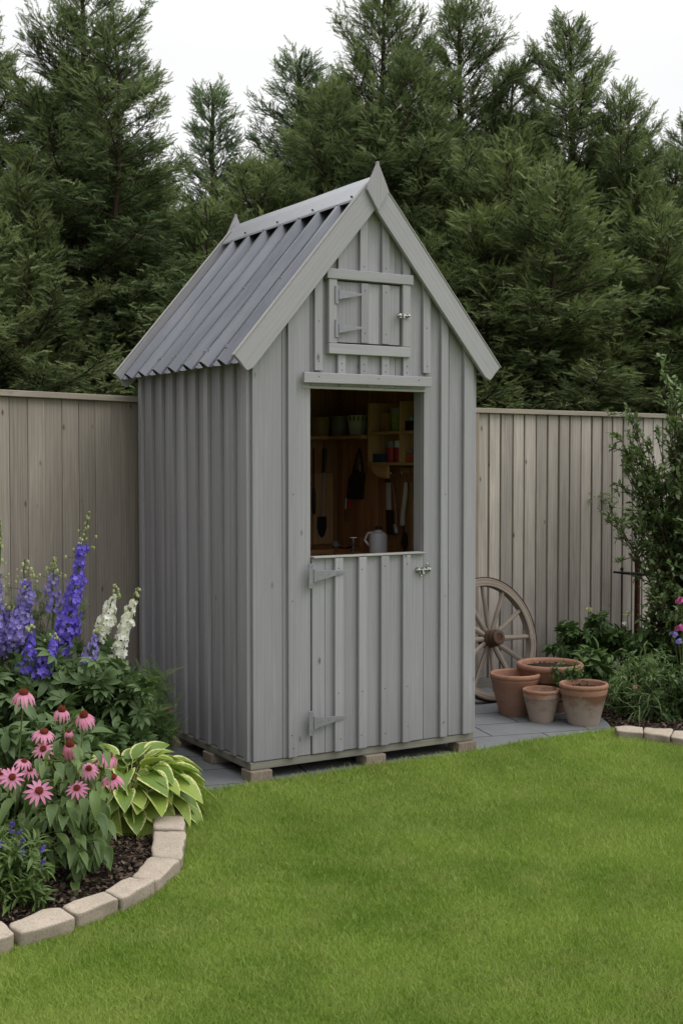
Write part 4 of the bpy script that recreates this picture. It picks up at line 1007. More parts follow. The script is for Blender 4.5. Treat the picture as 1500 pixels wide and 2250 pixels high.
def conifer_mesh(seed, H, Rb, nb, leaders=1, dens=1.0):
    """returns arrays for crown and an MB with trunk and limbs, tree base at origin"""
    r = np.random.default_rng(seed); rr = random.Random(seed); ls = LS(); tr = MB()
    lead = [(0, 0, H, 1.0)]
    for k in range(leaders-1):
        a = rr.uniform(0, 6.28); q = Rb*rr.uniform(.25, .5); lead.append((math.cos(a)*q, math.sin(a)*q, H*rr.uniform(.74, .95), rr.uniform(.5, .75)))
    for li, (lx, ly, lh, ls_) in enumerate(lead):
        zs0 = 0 if li == 0 else H*.28
        path = [(0 if li == 0 else lx*.0, 0, zs0)]
        for t in np.linspace(.15, 1, 9): path.append((lx*min(1, t*1.6)+rr.uniform(-.03, .03), ly*min(1, t*1.6)+rr.uniform(-.03, .03), zs0+(lh-zs0)*t))
        r0 = .085 if li == 0 else .035
        path.append((path[-1][0]+rr.uniform(-.06, .06), path[-1][1]+.03, path[-1][2]+.16)); tr.tube(path, [r0*(1-i/(len(path)-1))**.9+.006 for i in range(len(path))], 7)
        pz = np.array([p[2] for p in path]); pxy = np.array([p[:2] for p in path])
        n_ = int(nb*(1 if li == 0 else .45))
        for b in range(n_):
            t = (b+rr.random())/n_; z = (zs0+.15)+(lh-zs0-.16)*t**.92
            hz = (z-zs0)/(lh-zs0)
            az = b*2.399+rr.uniform(-.4, .4)
            Lb = (Rb*ls_)*((1-hz)**.68)*1.06*rr.uniform(.55, 1.28)*(1+.22*math.sin(2*az+z*1.7+seed)+.12*math.sin(z*5+az))*(.82 if hz < .15 else 1)+.10
            if rr.random() < .10: Lb *= 1.22
            el = -.12+.62*hz+.35*hz**4+rr.uniform(-.2, .25)
            x0, y0 = np.interp(z, pz, pxy[:, 0]), np.interp(z, pz, pxy[:, 1])
            pts = []; k = 8; p = np.array([x0, y0, z]); e_ = el; azc = az
            for i in range(k+1):
                pts.append(p.copy()); st = Lb/k
                p = p+st*np.array([math.cos(azc)*math.cos(e_), math.sin(azc)*math.cos(e_), math.sin(e_)])
                e_ += (.07 if i > 3 else -.03)+rr.uniform(-.05, .05)+.03*hz; azc += rr.uniform(-.07, .07)
            pts = np.array(pts); tr.tube(pts, [max(.003, .003+.015*Lb/Rb*(1-i/k)) for i in range(k+1)], 4, cap=False)
            btone = rr.uniform(-.18, .18)
            # twigs
            nt_ = int((10+Lb*20)*dens); ts = .14+.86*np.sort(r.random(nt_)); fi = ts*k; i0 = np.minimum(fi.astype(int), k-1); fr_ = fi-i0
            tp = pts[i0]*(1-fr_)[:, None]+pts[i0+1]*fr_[:, None]; tg = pts[i0+1]-pts[i0]; tg /= np.linalg.norm(tg, axis=1, keepdims=True)
            sidev = np.cross(tg, [0, 0, 1.]); sidev /= np.linalg.norm(sidev, axis=1, keepdims=True)+1e-9
            sg = np.where(np.arange(nt_) % 2 == 0, 1, -1)[:, None]*(.6+.6*r.random((nt_, 1)))
            upv = (r.random((nt_, 1))*.75-.40+.35*hz)
            td = tg*(.75+.4*r.random((nt_, 1)))+sidev*sg+np.array([0, 0, 1.])*upv; td /= np.linalg.norm(td, axis=1, keepdims=True)
            tl = (.13+.42*Lb*(1-ts)**.8*(.5+.6*r.random(nt_)))
            tl = np.minimum(tl, .55)
            td[-1] = tg[-1]; tl[-1] = .16
            for q in range(nt_):
                if tl[q] > .2 or ts[q] > .8: tr.tube([tp[q], tp[q]+td[q]*tl[q]*.55, tp[q]+td[q]*tl[q]+np.array([0, 0, -.03])], [.0035, .0028, .0018], 3, cap=False)
            # sprays along twigs
            ns = np.maximum(4, (tl/.024*dens).astype(int)); ttone = r.normal(0, .17, nt_); rep = np.repeat(np.arange(nt_), ns); tt = r.random(len(rep))**.8
            pos = tp[rep]+td[rep]*(tl[rep]*tt)[:, None]+r.normal(0, .020, (len(rep), 3))
            s2 = np.cross(td[rep], [0, 0, 1.]); dirs = td[rep]*.8+s2*r.normal(0, .75, (len(rep), 1))+r.normal(0, .22, (len(rep), 3))+np.array([0, 0, -.05+.2*hz])-np.array([0, 0, .45])*tt[:, None]**2*(1-.7*hz)
            up = np.array([math.cos(az)*.55, math.sin(az)*.55, .55])+r.normal(0, .55, (len(rep), 3))
            sc = (.058+.060*r.random(len(rep)))*(1.05-.2*hz)
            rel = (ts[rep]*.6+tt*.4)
            tone = .02+.60*rel+btone+ttone[rep]+.07*r.normal(0, 1, len(rep))+.30*hz-.10  # height term paints shade into the lower crown and light into the upper
            which = r.integers(0, 3, len(rep)); fr3 = frame_from(dirs, up)
            for wch in range(3):
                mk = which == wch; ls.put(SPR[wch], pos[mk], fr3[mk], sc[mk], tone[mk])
    return ls, tr
PROTO = []
for i, (H, Rb, nb, ld_, mt) in enumerate([(6.0, 1.7, 185, 4, 0), (5.0, 1.05, 120, 1, 1), (6.0, 1.85, 190, 5, 0), (4.2, 1.45, 140, 4, 2)]):
    ls, tr = conifer_mesh(100+i, H, Rb, int(nb*.78), ld_)
    PROTO.append((ls, tr, H, mt))
made = {}
def conifer(pi, pxc, pytop, d, label, rz=0, sx=1.0, group='conifers behind the fence', mat=None):
    ls, tr, H, mt = PROTO[pi]; b = planp(pxc, d); zt = float(atd(pxc, pytop, d)[2]); s = (zt-G)/H
    e = empty('conifer_tree', (b[0], b[1], G), label, 'conifer', group, rz)
    if pi not in made:
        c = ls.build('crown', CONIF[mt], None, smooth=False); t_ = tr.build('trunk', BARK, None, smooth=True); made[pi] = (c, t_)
        print('conifer', pi, len(c.data.polygons))
    else:
        c, t_ = made[pi][0].copy(), made[pi][1].copy(); COL.objects.link(c); COL.objects.link(t_)
        if mat is not None and mat != mt:
            pass
    for o in (c, t_): o.parent = e; o.matrix_parent_inverse = Matrix()
    e.scale = (s*sx, s*sx, s)
    return e
conifer(0, 185, -10, 10.8, 'tall bushy conifer with a ragged top at the far left', 0.3, 1.02)
conifer(2, -40, 60, 11.5, 'conifer cut off by the left edge of the photo', 2.0)
conifer(1, 472, 228, 13.4, 'slim pale conifer standing alone in the sky gap left of the shed roof', 1.0, 1.0)
conifer(3, 345, 440, 11.6, 'low conifer between the tall left conifer and the slim one', .5, 1.0)
conifer(1, 655, 165, 13.2, 'slim conifer just left of the tallest middle conifer', 3.0, 1.15)
conifer(2, 838, 25, 12.4, 'tallest middle conifer directly behind the shed spire', 4.2, .90)
conifer(0, 1005, 45, 12.8, 'tall conifer just right of the shed spire', 5.1, .95)
conifer(2, 1248, 90, 12.5, 'broad conifer with a thin crooked tip above the right fence', 1.2, .90)
conifer(0, 1520, 290, 12.7, 'conifer cut off by the right edge of the photo', 2.6, 1.0)
conifer(3, 1125, 300, 13.0, 'shoulder of a middle height conifer between the two tall right ones', 1.7, 1.0)
conifer(3, 720, 235, 13.6, 'middle height conifer filling the gap left of the shed spire', 4.9, 1.0)
conifer(3, 1375, 340, 13.2, 'middle height conifer just left of the right edge conifer', 0.6, .95)
conifer(3, 1110, 380, 11.3, 'low bushy conifer above the fence right of the shed', 2.2, 1.1)
conifer(3, 1390, 430, 11.9, 'low bushy conifer beside the right edge conifer', 4.4, 1.1)
conifer(3, 570, 400, 11.6, 'low conifer directly behind the metal roof', 3.4, 1.05)
conifer(3, 60, 430, 9.9, 'low drooping conifer leaning over the left fence', 1.4, .95)
conifer(3, 820, 330, 14.4, 'shaded conifer in the back row behind the shed spire', 0.2, 1.4)
conifer(3, 270, 420, 14.2, 'shaded conifer in the back row left of the shed', 5.2, 1.4)
conifer(3, 1250, 420, 14.7, 'shaded conifer in the back row above the right fence', 2.9, 1.5)
conifer(3, -60, 480, 13.7, 'shaded conifer in the back row at the left edge', 1.9, 1.3)
conifer(3, 970, 560, 11.2, 'lowest conifer just right of the shed gable', 0.9, 1.2)
conifer(3, 1230, 600, 11.7, 'lowest conifer right behind the right fence', 3.7, 1.3)

def bez(p0, p1, p2, n=8):
    t = np.linspace(0, 1, n)[:, None]; return (1-t)**2*p0+2*t*(1-t)*p1+t*t*p2
def bush(name, label, cat, base, targets, tpl, size, per, lmat, stemr=.004, smat=None, spread=.5, start=.25, twig=.12, twigs=6, up=.35, group=None, leafname='foliage', tonelo=.1, tonehi=.85, ret=None, lift=.5):
    base = np.array(base, float); e = empty(name, base, label, cat, group); m = MB(); ls = LS()
    for tg in targets:
        tg = np.array(tg, float); b0 = base+np.array([random.uniform(-.04, .04), random.uniform(-.04, .04), 0]); mid = b0*.5+tg*.5; mid[2] = b0[2]+(tg[2]-b0[2])*lift+abs(tg[2]-b0[2])*.15
        pts = bez(b0, mid, tg, 9); m.tube(pts, [stemr*(1-.7*i/8) for i in range(9)], 5)
        P = []; Dd = []; Tt = []
        for q in range(twigs):
            t = start+(1-start)*(q+random.random())/twigs; f = t*8; i0 = min(int(f), 7); p = pts[i0]+(pts[i0+1]-pts[i0])*(f-i0); tn = pts[i0+1]-pts[i0]; tn /= np.linalg.norm(tn)+1e-9
            dv = tn*.7+rng.normal(0, 1, 3)*spread+np.array([0, 0, up]); dv /= np.linalg.norm(dv); L = twig*random.uniform(.5, 1.2)
            if twig > .05: m.tube([p, p+dv*L*.6, p+dv*L], [stemr*.5, stemr*.4, stemr*.25], 4, cap=False)
            for k in range(per):
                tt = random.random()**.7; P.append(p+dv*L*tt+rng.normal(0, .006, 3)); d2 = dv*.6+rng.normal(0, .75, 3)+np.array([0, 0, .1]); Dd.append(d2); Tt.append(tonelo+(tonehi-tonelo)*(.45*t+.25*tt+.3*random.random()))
        P = np.array(P); Dd = np.array(Dd); n = len(P); ls.put(tpl, P, frame_from(Dd, np.array([0, 0, 1.])+rng.normal(0, .3, (n, 3))), size*(.6+.65*rng.random(n)), np.array(Tt))
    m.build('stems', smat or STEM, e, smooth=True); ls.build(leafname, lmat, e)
    return e
def tgts(L, jd=.1): return [atd(px, py, d+random.uniform(-jd, jd)) for px, py, d in L]
def region(x0, x1, y0, y1, d, n, jd=.25, shape=None):
    out = []
    while len(out) < n:
        x, y = random.uniform(x0, x1), random.uniform(y0, y1)
        if shape is None or shape(x, y): out.append(atd(x, y, d+random.uniform(-jd, jd)))
    return out

# ---- tall right shrub
base = (*planp(1530, 8.7), G)
tg = region(1380, 1640, 860, 1440, 8.8, 120, .4, lambda x, y: x > 1388+ (40 if y < 940 else 0)+24*math.sin(y/60)+(50 if y > 1190 else 0))+tgts([(1468, 800, 8.7), (1455, 830, 8.7), (1490, 840, 8.8), (1500, 870, 8.8), (1378, 895, 8.7), (1385, 905, 8.6), (1335, 1132, 8.7), (1350, 1138, 8.6), (1362, 960, 8.7), (1375, 985, 8.7), (1372, 1030, 8.7), (1390, 1060, 8.7), (1395, 1150, 8.7), (1440, 1200, 8.8)], .06)
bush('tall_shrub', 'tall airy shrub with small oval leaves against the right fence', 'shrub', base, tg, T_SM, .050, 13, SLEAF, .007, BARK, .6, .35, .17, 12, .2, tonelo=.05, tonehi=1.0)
# ---- right border
GB = 'leafy plants in the right flower bed'
def rb(px, d): return (*planp(px, d), G)
bush('fern', 'dark lobed leafy plant against the fence behind the pots', 'plant', rb(1290, 9.0), region(1225, 1380, 1352, 1440, 8.9, 30, .25, lambda x, y: (x-1300)**2/80**2+(y-1420)**2/75**2 < 1), T_PALM, .085, 4, DLEAF, .004, None, .7, .4, .08, 6, .3, GB)
bush('leafy_perennial', 'broad leaved plant right of the wide terracotta bowl', 'plant', rb(1310, 8.5), region(1280, 1350, 1430, 1520, 8.35, 16, .15), T_OV, .10, 3, DLEAF, .004, None, .7, .4, .06, 5, .3, GB, tonelo=.3, tonehi=1)
bush('leafy_perennial', 'bushy green plant at the foot of the rusty post', 'plant', rb(1430, 8.9), region(1350, 1500, 1360, 1470, 8.8, 34, .3), T_OV, .075, 5, DLEAF, .004, None, .7, .4, .09, 6, .3, GB)
bush('leafy_perennial', 'grey green narrow leaved plant in the middle of the right bed', 'plant', rb(1400, 8.0), region(1330, 1470, 1440, 1570, 7.95, 60, .25), T_LAN, .052, 9, FLEAF, .003, None, .7, .3, .08, 6, .35, GB)
bush('leafy_perennial', 'low plant spilling to the edging stones at the right edge', 'plant', rb(1500, 7.9), region(1450, 1560, 1480, 1600, 7.8, 44, .15), T_OV, .05, 8, DLEAF, .003, None, .8, .3, .09, 6, .2, GB)
bush('trailing_plant', 'small trailing plant spilling between the bowl and right hand pot', 'plant', rb(1262, 7.86), region(1212, 1285, 1465, 1515, 7.78, 22, .04), T_SM, .034, 7, DLEAF, .002, None, .7, .4, .05, 5, .3, GB, tonelo=.3)
bush('leafy_perennial', 'dark shrubby plant behind the phlox at the right edge', 'plant', rb(1530, 8.9), region(1450, 1600, 1270, 1420, 8.9, 40, .3), T_SM, .045, 7, SLEAF, .005, None, .7, .4, .12, 7, .3, GB)
e = bush('ornamental_grass', 'fine arching grass clump in front of the right bed', 'grass clump', rb(1430, 7.75), region(1350, 1500, 1500, 1580, 7.7, 16, .15), T_GRASS, .14, 2, SLEAF, .0015, None, .35, .1, .02, 4, .5, GB, tonelo=.3, tonehi=1)

def flowerhead_ball(ls, c, r, n, size, tone=(.1, .9)):
    v = rng.normal(0, 1, (n, 3)); v /= np.linalg.norm(v, axis=1, keepdims=True); v[:, 2] = np.abs(v[:, 2])*.8-.2
    pos = c+v*r*(.55+.45*rng.random((n, 1))); fr = frame_from(np.cross(v, rng.normal(0, 1, (n, 3)))+1e-6, v); ls.put(T_FLORET, pos, fr, size*(.8+.4*rng.random(n)), tone[0]+(tone[1]-tone[0])*rng.random(n))
# phlox at right edge
e = empty('phlox', rb(1505, 8.3), 'magenta phlox heads at the right edge of the photo', 'flower')
m = MB()
for px, py in ((1497, 1322), (1497, 1382), (1520, 1350), (1492, 1410), (1480, 1395)):
    c = atd(px, py, 8.3); ls = LS(); small = py > 1390
    flowerhead_ball(ls, c, .03 if small else .045, 16 if small else 34, .013, (.1, .7)); ls.build('flower_head', LAV if small else DPINK, e); m.tube(bez(np.array(rb(1505, 8.3)), (c+np.array(rb(1505, 8.3)))/2, c, 7), .003, 5)
m.build('stems', STEM, e, smooth=True)
# small pale blossoms and yellow umbels in the right bed
for (px, py, d, mat, lab) in ((1370, 1370, 8.6, WPET, 'single small white bloom beneath the iron crossbar'), (1395, 1510, 7.7, PINK, 'tiny pale pink bloom low in the right bed'), (1481, 1495, 7.7, PINK, 'tiny pale pink bloom near the right edge of the bed')):
    c = atd(px, py, d); e = empty('blossom_stem', (c[0], c[1], G), lab, 'flower'); ls = LS(); flowerhead_ball(ls, c, .008, 7, .013, (.6, 1)); ls.build('bloom', mat, e); m = MB(); m.tube([(c[0]+.03, c[1], G), (c[0]+.01, c[1], c[2]-.1), c], .002, 5); m.build('stem', STEM, e)
for (px, py, lab) in ((1292, 1340, 'lime yellow umbel rising above the dark leaves at the fence'), (1378, 1350, 'small yellow umbel left of the rusty post')):
    c = atd(px, py, 8.8); e = empty('umbel', (c[0], c[1], G), lab, 'flower'); ls = LS(); flowerhead_ball(ls, c, .035, 22, .011, (.3, 1)); ls.build('flower_head', BUD, e); m = MB(); m.tube([(c[0], c[1], G), (c[0]+.01, c[1], c[2]-.15), c], .003, 5); m.build('stem', STEM, e)

# ---- delphiniums
GD = 'delphiniums in the left flower bed'
def delph(label, path, d, rad, mat, nfl, size, budfrac=.2, base=None, buds=14, sparse=0, group=GD):
    pts = [atd(px, py, d) for px, py in path]       # tip -> foot
    b = np.array((*planp(base or path[-1][0]-10, d+.05), G)); e = empty('delphinium', b, label, 'delphinium', group)
    P = np.array(pts); k = len(P); seg = np.r_[0, np.cumsum(np.linalg.norm(np.diff(P, axis=0), axis=1))]; L = seg[-1]
    at = lambda s: np.array([np.interp(s, seg, P[:, i]) for i in range(3)])
    m = MB(); full = [b, b*.5+P[-1]*.5]+[P[i] for i in range(k-1, -1, -1)]; m.tube(full, [.006]*2+[.005*(1-i/k)+.0018 for i in range(k)], 6); 
    ls = LS(); n = int(nfl*1.7); s = L*(budfrac+(1-budfrac)*rng.random(n)); ax = np.array([at(x) for x in s]); v = rng.normal(0, 1, (n, 3)); v[:, 2] *= .35; v /= np.linalg.norm(v, axis=1, keepdims=True)
    f = (s/L-budfrac)/(1-budfrac); lump = .75+.3*np.sin(s*55+1)*np.sin(s*23)
    r_ = rad*(.32+.78*f**.7)*np.where(f > .92, .75, 1)*lump*(.55+.5*rng.random(n)); pos = ax+v*r_[:, None]
    fr = frame_from(np.cross(v, rng.normal(0, 1, (n, 3)))+1e-6, v+rng.normal(0, .25, (n, 3))); ls.put(T_FLORET, pos, fr, size*(.65+.55*f)*(.8+.4*rng.random(n)), .15+.8*rng.random(n)); ls.build('florets', mat, e)
    for q in range(buds):
        s_ = L*budfrac*1.35*(q+random.random())/buds; c = at(s_)+rng.normal(0, 1, 3)*np.array([1, 1, .3])*rad*(.10+.26*s_/(L*budfrac+1e-6)); mb2 = MB(); mb2.ball(c, random.uniform(.005, .0085), 7, (1, 1, 1.25), tone=random.random()); mb2.build('bud', BUD, e, smooth=True); m.tube([at(s_+.01), c], .0012, 3, cap=False)
    m.build('stem', STEM, e, smooth=True)
delph('tallest blue delphinium spike with a long pale tip', [(196, 1125), (190, 1160), (180, 1200), (172, 1260), (158, 1320), (146, 1380), (128, 1430), (96, 1480)], 6.15, .080, BLUE, 330, .0185, .20, buds=26)
delph('wide lavender blue delphinium spike near the left edge', [(55, 1228), (52, 1260), (56, 1290), (62, 1310), (48, 1350), (36, 1400), (28, 1425)], 6.2, .088, LAV, 240, .0175, .24, buds=24)
delph('sparse lavender delphinium between the two fullest blue spikes', [(118, 1226), (118, 1260), (114, 1290), (120, 1320), (118, 1345)], 6.25, .062, LAV, 62, .0155, .28, base=100, buds=24)
delph('pale green tipped delphinium at the very left edge', [(0, 1142), (2, 1180), (0, 1230), (-8, 1290), (-10, 1400), (-15, 1440)], 6.2, .06, LAV, 150, .0165, .4, buds=30)
delph('short blue delphinium spike below the lavender one', [(68, 1375), (70, 1400), (66, 1430), (52, 1478)], 6.0, .048, BLUE, 80, .0165, .10, buds=10)
delph('small lavender delphinium stub left of the white spikes', [(215, 1378), (208, 1400), (200, 1430), (192, 1455)], 6.05, .050, LAV, 50, .0145, .15, buds=10)
delph('lavender delphinium spike half hidden at the left edge beside the wide one', [(14, 1330), (14, 1360), (10, 1400), (4, 1440)], 6.25, .065, LAV, 110, .0165, .12, buds=10)
delph('loose violet blue delphinium in front of the tallest spike foot', [(122, 1395), (116, 1420), (104, 1450), (90, 1485)], 6.0, .055, BLUE, 80, .017, .10, buds=10)
delph('left one of the two white delphinium spikes', [(256, 1284), (252, 1305), (243, 1330), (236, 1360), (226, 1385), (222, 1408)], 6.1, .052, WPET, 84, .0205, .20, base=240, buds=12)
delph('right one of the two white delphinium spikes', [(302, 1290), (296, 1310), (286, 1340), (278, 1370), (268, 1400), (258, 1440)], 6.1, .050, WPET, 92, .0205, .20, base=265, buds=13)
# foliage of the left bed
GLf = 'leafy clumps in the left flower bed'
bush('leafy_clump', 'mass of lobed leaves under the blue delphinium spikes', 'plant', (*planp(70, 6.3), G), region(-60, 190, 1440, 1620, 6.2, 62, .35), T_PALM, .095, 4, PLEAF, .005, None, .7, .45, .10, 6, .3, GLf)
bush('leafy_clump', 'lobed green leaves under the white delphinium spikes', 'plant', (*planp(240, 6.3), G), region(160, 320, 1440, 1640, 6.2, 62, .3, lambda x, y: y > 1430+abs(x-230)*.75), T_PALM, .085, 4, PLEAF, .005, None, .7, .4, .09, 6, .3, GLf)
bush('feathery_plant', 'feathery light green plant at the rear corner of the shed', 'plant', (*planp(320, 6.6), G), region(270, 362, 1495, 1650, 6.5, 44, .2, lambda x, y: x < 310+(y-1480)*.45)+tgts([(352, 1492, 6.45), (340, 1510, 6.4), (362, 1600, 6.4), (368, 1625, 6.4), (340, 1545, 6.4)], .02), T_FEATH, .10, 8, FLEAF, .0025, None, .6, .35, .09, 7, .35, GLf, tonelo=.2, tonehi=1)
bush('upright_greenery', 'upright soft greenery rising behind the coneflowers at the left edge', 'plant', (*planp(40, 6.5), G), region(-40, 200, 1300, 1480, 6.42, 60, .12), T_FEATH, .06, 4, FLEAF, .0025, None, .6, .5, .07, 6, .6, GLf)
bush('leafy_clump', 'broad green leaves behind the pink coneflowers', 'plant', (*planp(60, 5.6), G), region(-50, 190, 1590, 1780, 5.5, 56, .25), T_OV, .11, 4, PLEAF, .004, None, .7, .4, .08, 5, .3, GLf)
bush('leafy_clump', 'dense green leaves between the coneflowers and the hosta', 'plant', (*planp(220, 5.8), G), region(150, 300, 1600, 1740, 5.85, 34, .2), T_OV, .09, 4, PLEAF, .004, None, .7, .4, .08, 5, .3, GLf)
c = atd(372, 1560, 6.5); e = empty('red_flower', (c[0]-.05, c[1], G), 'tiny red flower sprig against the shed side wall', 'flower'); ls = LS(); flowerhead_ball(ls, c, .02, 12, .008); ls.build('bloom', RPET, e); m = MB(); m.tube([(c[0]-.05, c[1], G), (c[0]-.02, c[1], c[2]-.1), c], .0015, 5); m.build('stem', STEM, e)

# ---- coneflowers
T_PET = leaf_tpl(1, .26, 5, .0, .10, .9, .55)
def petals(c, r, n, droop, fr, tone):
    ls = LS(); tpl = list(leaf_tpl(1, .27, 5, droop, .10, .75, .5)); A = fr
    for i in range(n):
        a = 2*math.pi*(i+random.uniform(-.2, .2))/n; u = A[:, 0]*math.cos(a)+A[:, 1]*math.sin(a); w_ = A[:, 2]; s = np.cross(u, w_)
        u2 = u*math.cos(droop*.35)-w_*math.sin(droop*.35); w2 = np.cross(s, u2)
        F_ = np.stack([s, u2, w2], 1)[None]; ls.put(tuple(tpl), (c+u*r*.2)[None], F_, np.array([r*.86*random.uniform(.88, 1.08)]), np.array([tone+random.uniform(-.2, .2)]))
    return ls
HEADS = [(52, 1522, 5.15, .060, .75, 0), (136, 1560, 5.2, .050, .95, 1), (184, 1572, 5.15, .055, 1.0, 1), (97, 1608, 4.98, .052, .7, 1), (95, 1646, 4.95, .044, .35, 1), (154, 1636, 4.92, .053, 1.3, 1), (151, 1608, 5.1, .026, 1.2, 1),
         (53, 1672, 4.9, .040, .6, 0), (66, 1692, 4.95, .040, .6, 0), (27, 1708, 4.8, .046, .25, 0), (2, 1698, 4.85, .040, .5, 0), (238, 1660, 4.95, .055, .7, 1), (195, 1689, 4.9, .043, .5, 1), (247, 1708, 4.85, .050, .75, 1), (86, 1738, 4.75, .052, .25, 1), (169, 1732, 4.8, .045, .3, 1)]
def coneflower(label, idx, base, lean, leafregion, nleaf):
    base = np.array(base, float); e = empty('coneflower', base, label, 'coneflower', 'pink coneflowers'); st = MB()
    for i in idx:
        px, py, d, r, dr, _ = HEADS[i]; dr *= .72; r *= 1.1; c = atd(px, py, d); tocam = (CAM-c)/np.linalg.norm(CAM-c)
        nrm = np.array([0, 0, 1.])*(1.1 if dr > .36 else .65)+tocam*(.35 if dr > .36 else .8)+rng.normal(0, .12, 3); nrm /= np.linalg.norm(nrm)
        x = np.cross(nrm, [1, .3, 0]); x /= np.linalg.norm(x); A = np.stack([x, np.cross(nrm, x), nrm], 1)
        nn = 12 if dr < .36 else 15
        cr_ = r*.25 if dr < .47 else r*.29
        fh = MB(); prof = [(cr_*math.cos(t)*1.0+1e-5, cr_*(1.05 if dr > .6 else .7)*math.sin(t)) for t in np.linspace(-.5, 1.57, 7)]; fh.lathe(prof, 14, c, axis=A)
        for q in range(70):   # spiky florets of the cone
            g = 2.4*q; tq = math.acos(1-q/75); v = A@np.array([math.cos(g)*math.sin(tq), math.sin(g)*math.sin(tq), math.cos(tq)*(1.05 if dr > .6 else .7)]); s_ = r*.03
            p = c+v*cr_; fh.add([p+A[:, 0]*s_, p-A[:, 0]*s_*.5+A[:, 1]*s_, p-A[:, 0]*s_*.5-A[:, 1]*s_, p+v*r*.075], [(0, 1, 3), (1, 2, 3), (2, 0, 3)])
        fo = fh.build('flower_cone', CONE, e, smooth=True)
        petals(c-nrm*cr_*.25, r, nn+random.choice((-2, 0, 1)), dr*random.uniform(.85, 1.2), A, random.uniform(.3, .8)).build('petals', PINK, fo)
        b0 = base+np.array([random.uniform(-.07, .07), random.uniform(-.07, .07), 0]); mid = b0*.45+c*.55; mid[:2] = b0[:2]*.25+c[:2]*.75 if lean else mid[:2]
        st.tube(bez(b0, mid, c-nrm*cr_*.4, 10), [.0045]*6+[.0038]*4, 6)
    for (x0, x1, y0, y1, d, n, s) in leafregion:
        for k in range(n): pass
    ls = LS(); P = []; Dd = []; S = []; T = []
    for (x0, x1, y0, y1, d, n, s) in leafregion:
        for k in range(n):
            px, py = random.uniform(x0, x1), random.uniform(y0, y1); p = atd(px, py, d+random.uniform(-.18, .18)); cen = base.copy(); cen[2] = p[2]
            o = p-cen; o[2] = 0; o /= np.linalg.norm(o)+1e-6; tc_ = CAM-p; tc_[2] = 0; tc_ /= np.linalg.norm(tc_)
            dv = o*.9+tc_*.35+rng.normal(0, .45, 3)+np.array([0, 0, random.uniform(-.25, .35)])
            P.append(p-dv*s*.4); Dd.append(dv); S.append(s*random.uniform(.75, 1.2)); T.append(random.uniform(.1, 1)*(.6+.4*(p[2]-G)/.5)); 
            if k % 2 == 0: st.tube([cen*.7+p*.3-[0, 0, .03], P[-1]], [.0028, .0018], 4, cap=False)
    ls.put(T_CONEL, np.array(P), frame_from(np.array(Dd)), np.array(S), np.array(T)); ls.build('leaves', CLEAF, e); st.build('stems', STEM, e, smooth=True)
    return e
coneflower('large coneflower clump with many drooping pink heads beside the hosta', [i for i, h in enumerate(HEADS) if h[5]], (*planp(160, 4.98), G), False, [(70, 245, 1770, 1900, 4.85, 95, .105), (95, 235, 1880, 1945, 4.78, 26, .10), (60, 250, 1650, 1790, 4.95, 75, .085)], 0)
coneflower('pink coneflower with one tall stem at the left edge', [i for i, h in enumerate(HEADS) if not h[5]], (*planp(-10, 5.0), G), False, [(-60, 70, 1700, 1860, 4.95, 30, .12)], 0)

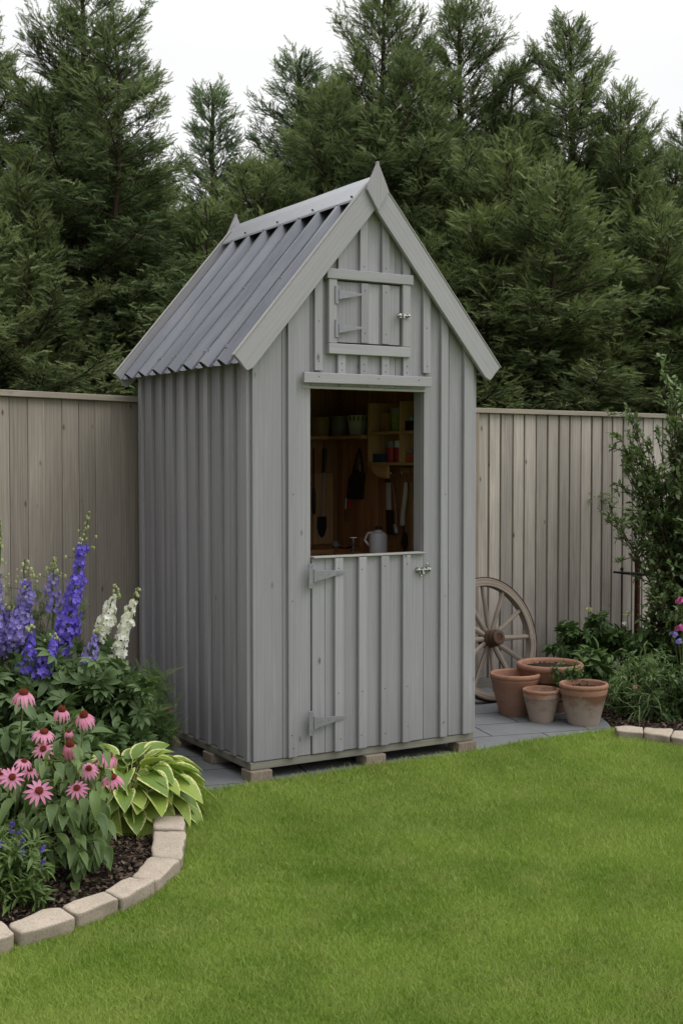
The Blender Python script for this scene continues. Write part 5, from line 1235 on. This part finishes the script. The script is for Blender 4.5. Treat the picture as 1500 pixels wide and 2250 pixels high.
# ---- hosta
def hosta():
    base = onz(272, 1802); base = np.array(base); e = empty('hosta', base, 'hosta with broad yellow edged leaves spilling over the edging stones', 'hosta'); pet = MB()
    cen = base+np.array([0, 0, .05]); right, fwd = np.array([RT[0], RT[1], 0]), np.array([math.sin(YAW), math.cos(YAW), 0])
    k = 0
    def leafput(a, el, rl, s):
        nonlocal k
        rad = right*math.cos(a)+fwd*math.sin(a)
        p0 = cen+rad*.02; tip = cen+rad*rl*math.cos(el)+np.array([0, 0, rl*math.sin(el)])
        mid = p0*.5+tip*.5+np.array([0, 0, .35*rl*(.4+math.cos(el))*.5]); pts = bez(p0, mid, tip, 6); pet.tube(pts, [.0032, .003, .0028, .0026, .0024, .0024], 5, cap=False)
        d = (pts[-1]-pts[-2]); d /= np.linalg.norm(d); d = d+rad*.5+np.array([0, 0, -.25]); ls = LS()
        ls.put(leaf_tpl(1, random.uniform(.50, .64), 8, random.uniform(.25, .65), random.uniform(.14, .4), .78, .8), tip[None], frame_from(d[None], (np.array([0, 0, 1.])+rng.normal(0, .22, 3))[None]), np.array([s]), np.array([random.random()]))
        ls.build('leaf', HLEAF, e); k += 1
    for ring_, (n, el, rl, s) in enumerate([(22, -.02, .15, .165), (27, .26, .185, .165), (27, .50, .21, .16), (24, .74, .21, .155), (19, .98, .20, .14), (12, 1.22, .19, .125)]):
        for i in range(n):
            a = 2*math.pi*(i+.5*(ring_ % 2)+random.uniform(-.25, .25))/n
            sc = 1.0+.15*max(0, math.cos(a))
            leafput(a, el+random.uniform(-.15, .15), .99*rl*random.uniform(.85, 1.15)*sc, 1.08*s*random.uniform(.85, 1.15)*(1+.15*max(0, math.cos(a))))
    pet.build('stalks', HLEAF, e, smooth=True)
hosta()

# ---- salvia at lower left
def salvia():
    base = np.array((*planp(30, 4.62), G)); e = bush('salvia', 'low salvia with small violet spikes at the lower left edge', 'salvia', base, region(-60, 95, 1850, 1985, 4.55, 46, .15, lambda x, y: x < 95-(y < 1880)*20), T_LAN, .06, 7, CLEAF, .0025, None, .6, .25, .05, 6, .4, None)
    for (px, y0, y1) in ((28, 1800, 1830), (45, 1825, 1836), (50, 1842, 1882), (95, 1890, 1908), (4, 1850, 1868), (96, 1860, 1872)):
        ls = LS(); m = MB()
        a, b = atd(px, y0, 4.5), atd(px-3, y1, 4.5); n = int(22*abs(y1-y0)/30)+5; t = rng.random(n)[:, None]; v = rng.normal(0, 1, (n, 3)); v[:, 2] *= .4; v /= np.linalg.norm(v, axis=1, keepdims=True)
        ls.put(T_FLORET, a+(b-a)*t+v*.009*(.3+.7*t), frame_from(np.cross(v, rng.normal(0, 1, (n, 3)))+1e-6, v), .0075*np.ones(n), rng.random(n)); ls.build('flower_spike', VIOLET, e)
        m.tube([a, b, b*.4+base*.6+np.array([0, 0, .1])], .0016, 5); m.build('stem', STEM, e)
salvia()
bush('leafy_clump', 'dark undergrowth leaves low behind the salvia', 'plant', (*planp(-20, 5.0), G), region(-90, 60, 1830, 1900, 4.95, 20, .1), T_OV, .09, 4, CLEAF, .003, None, .6, .3, .06, 5, .3, GLf)
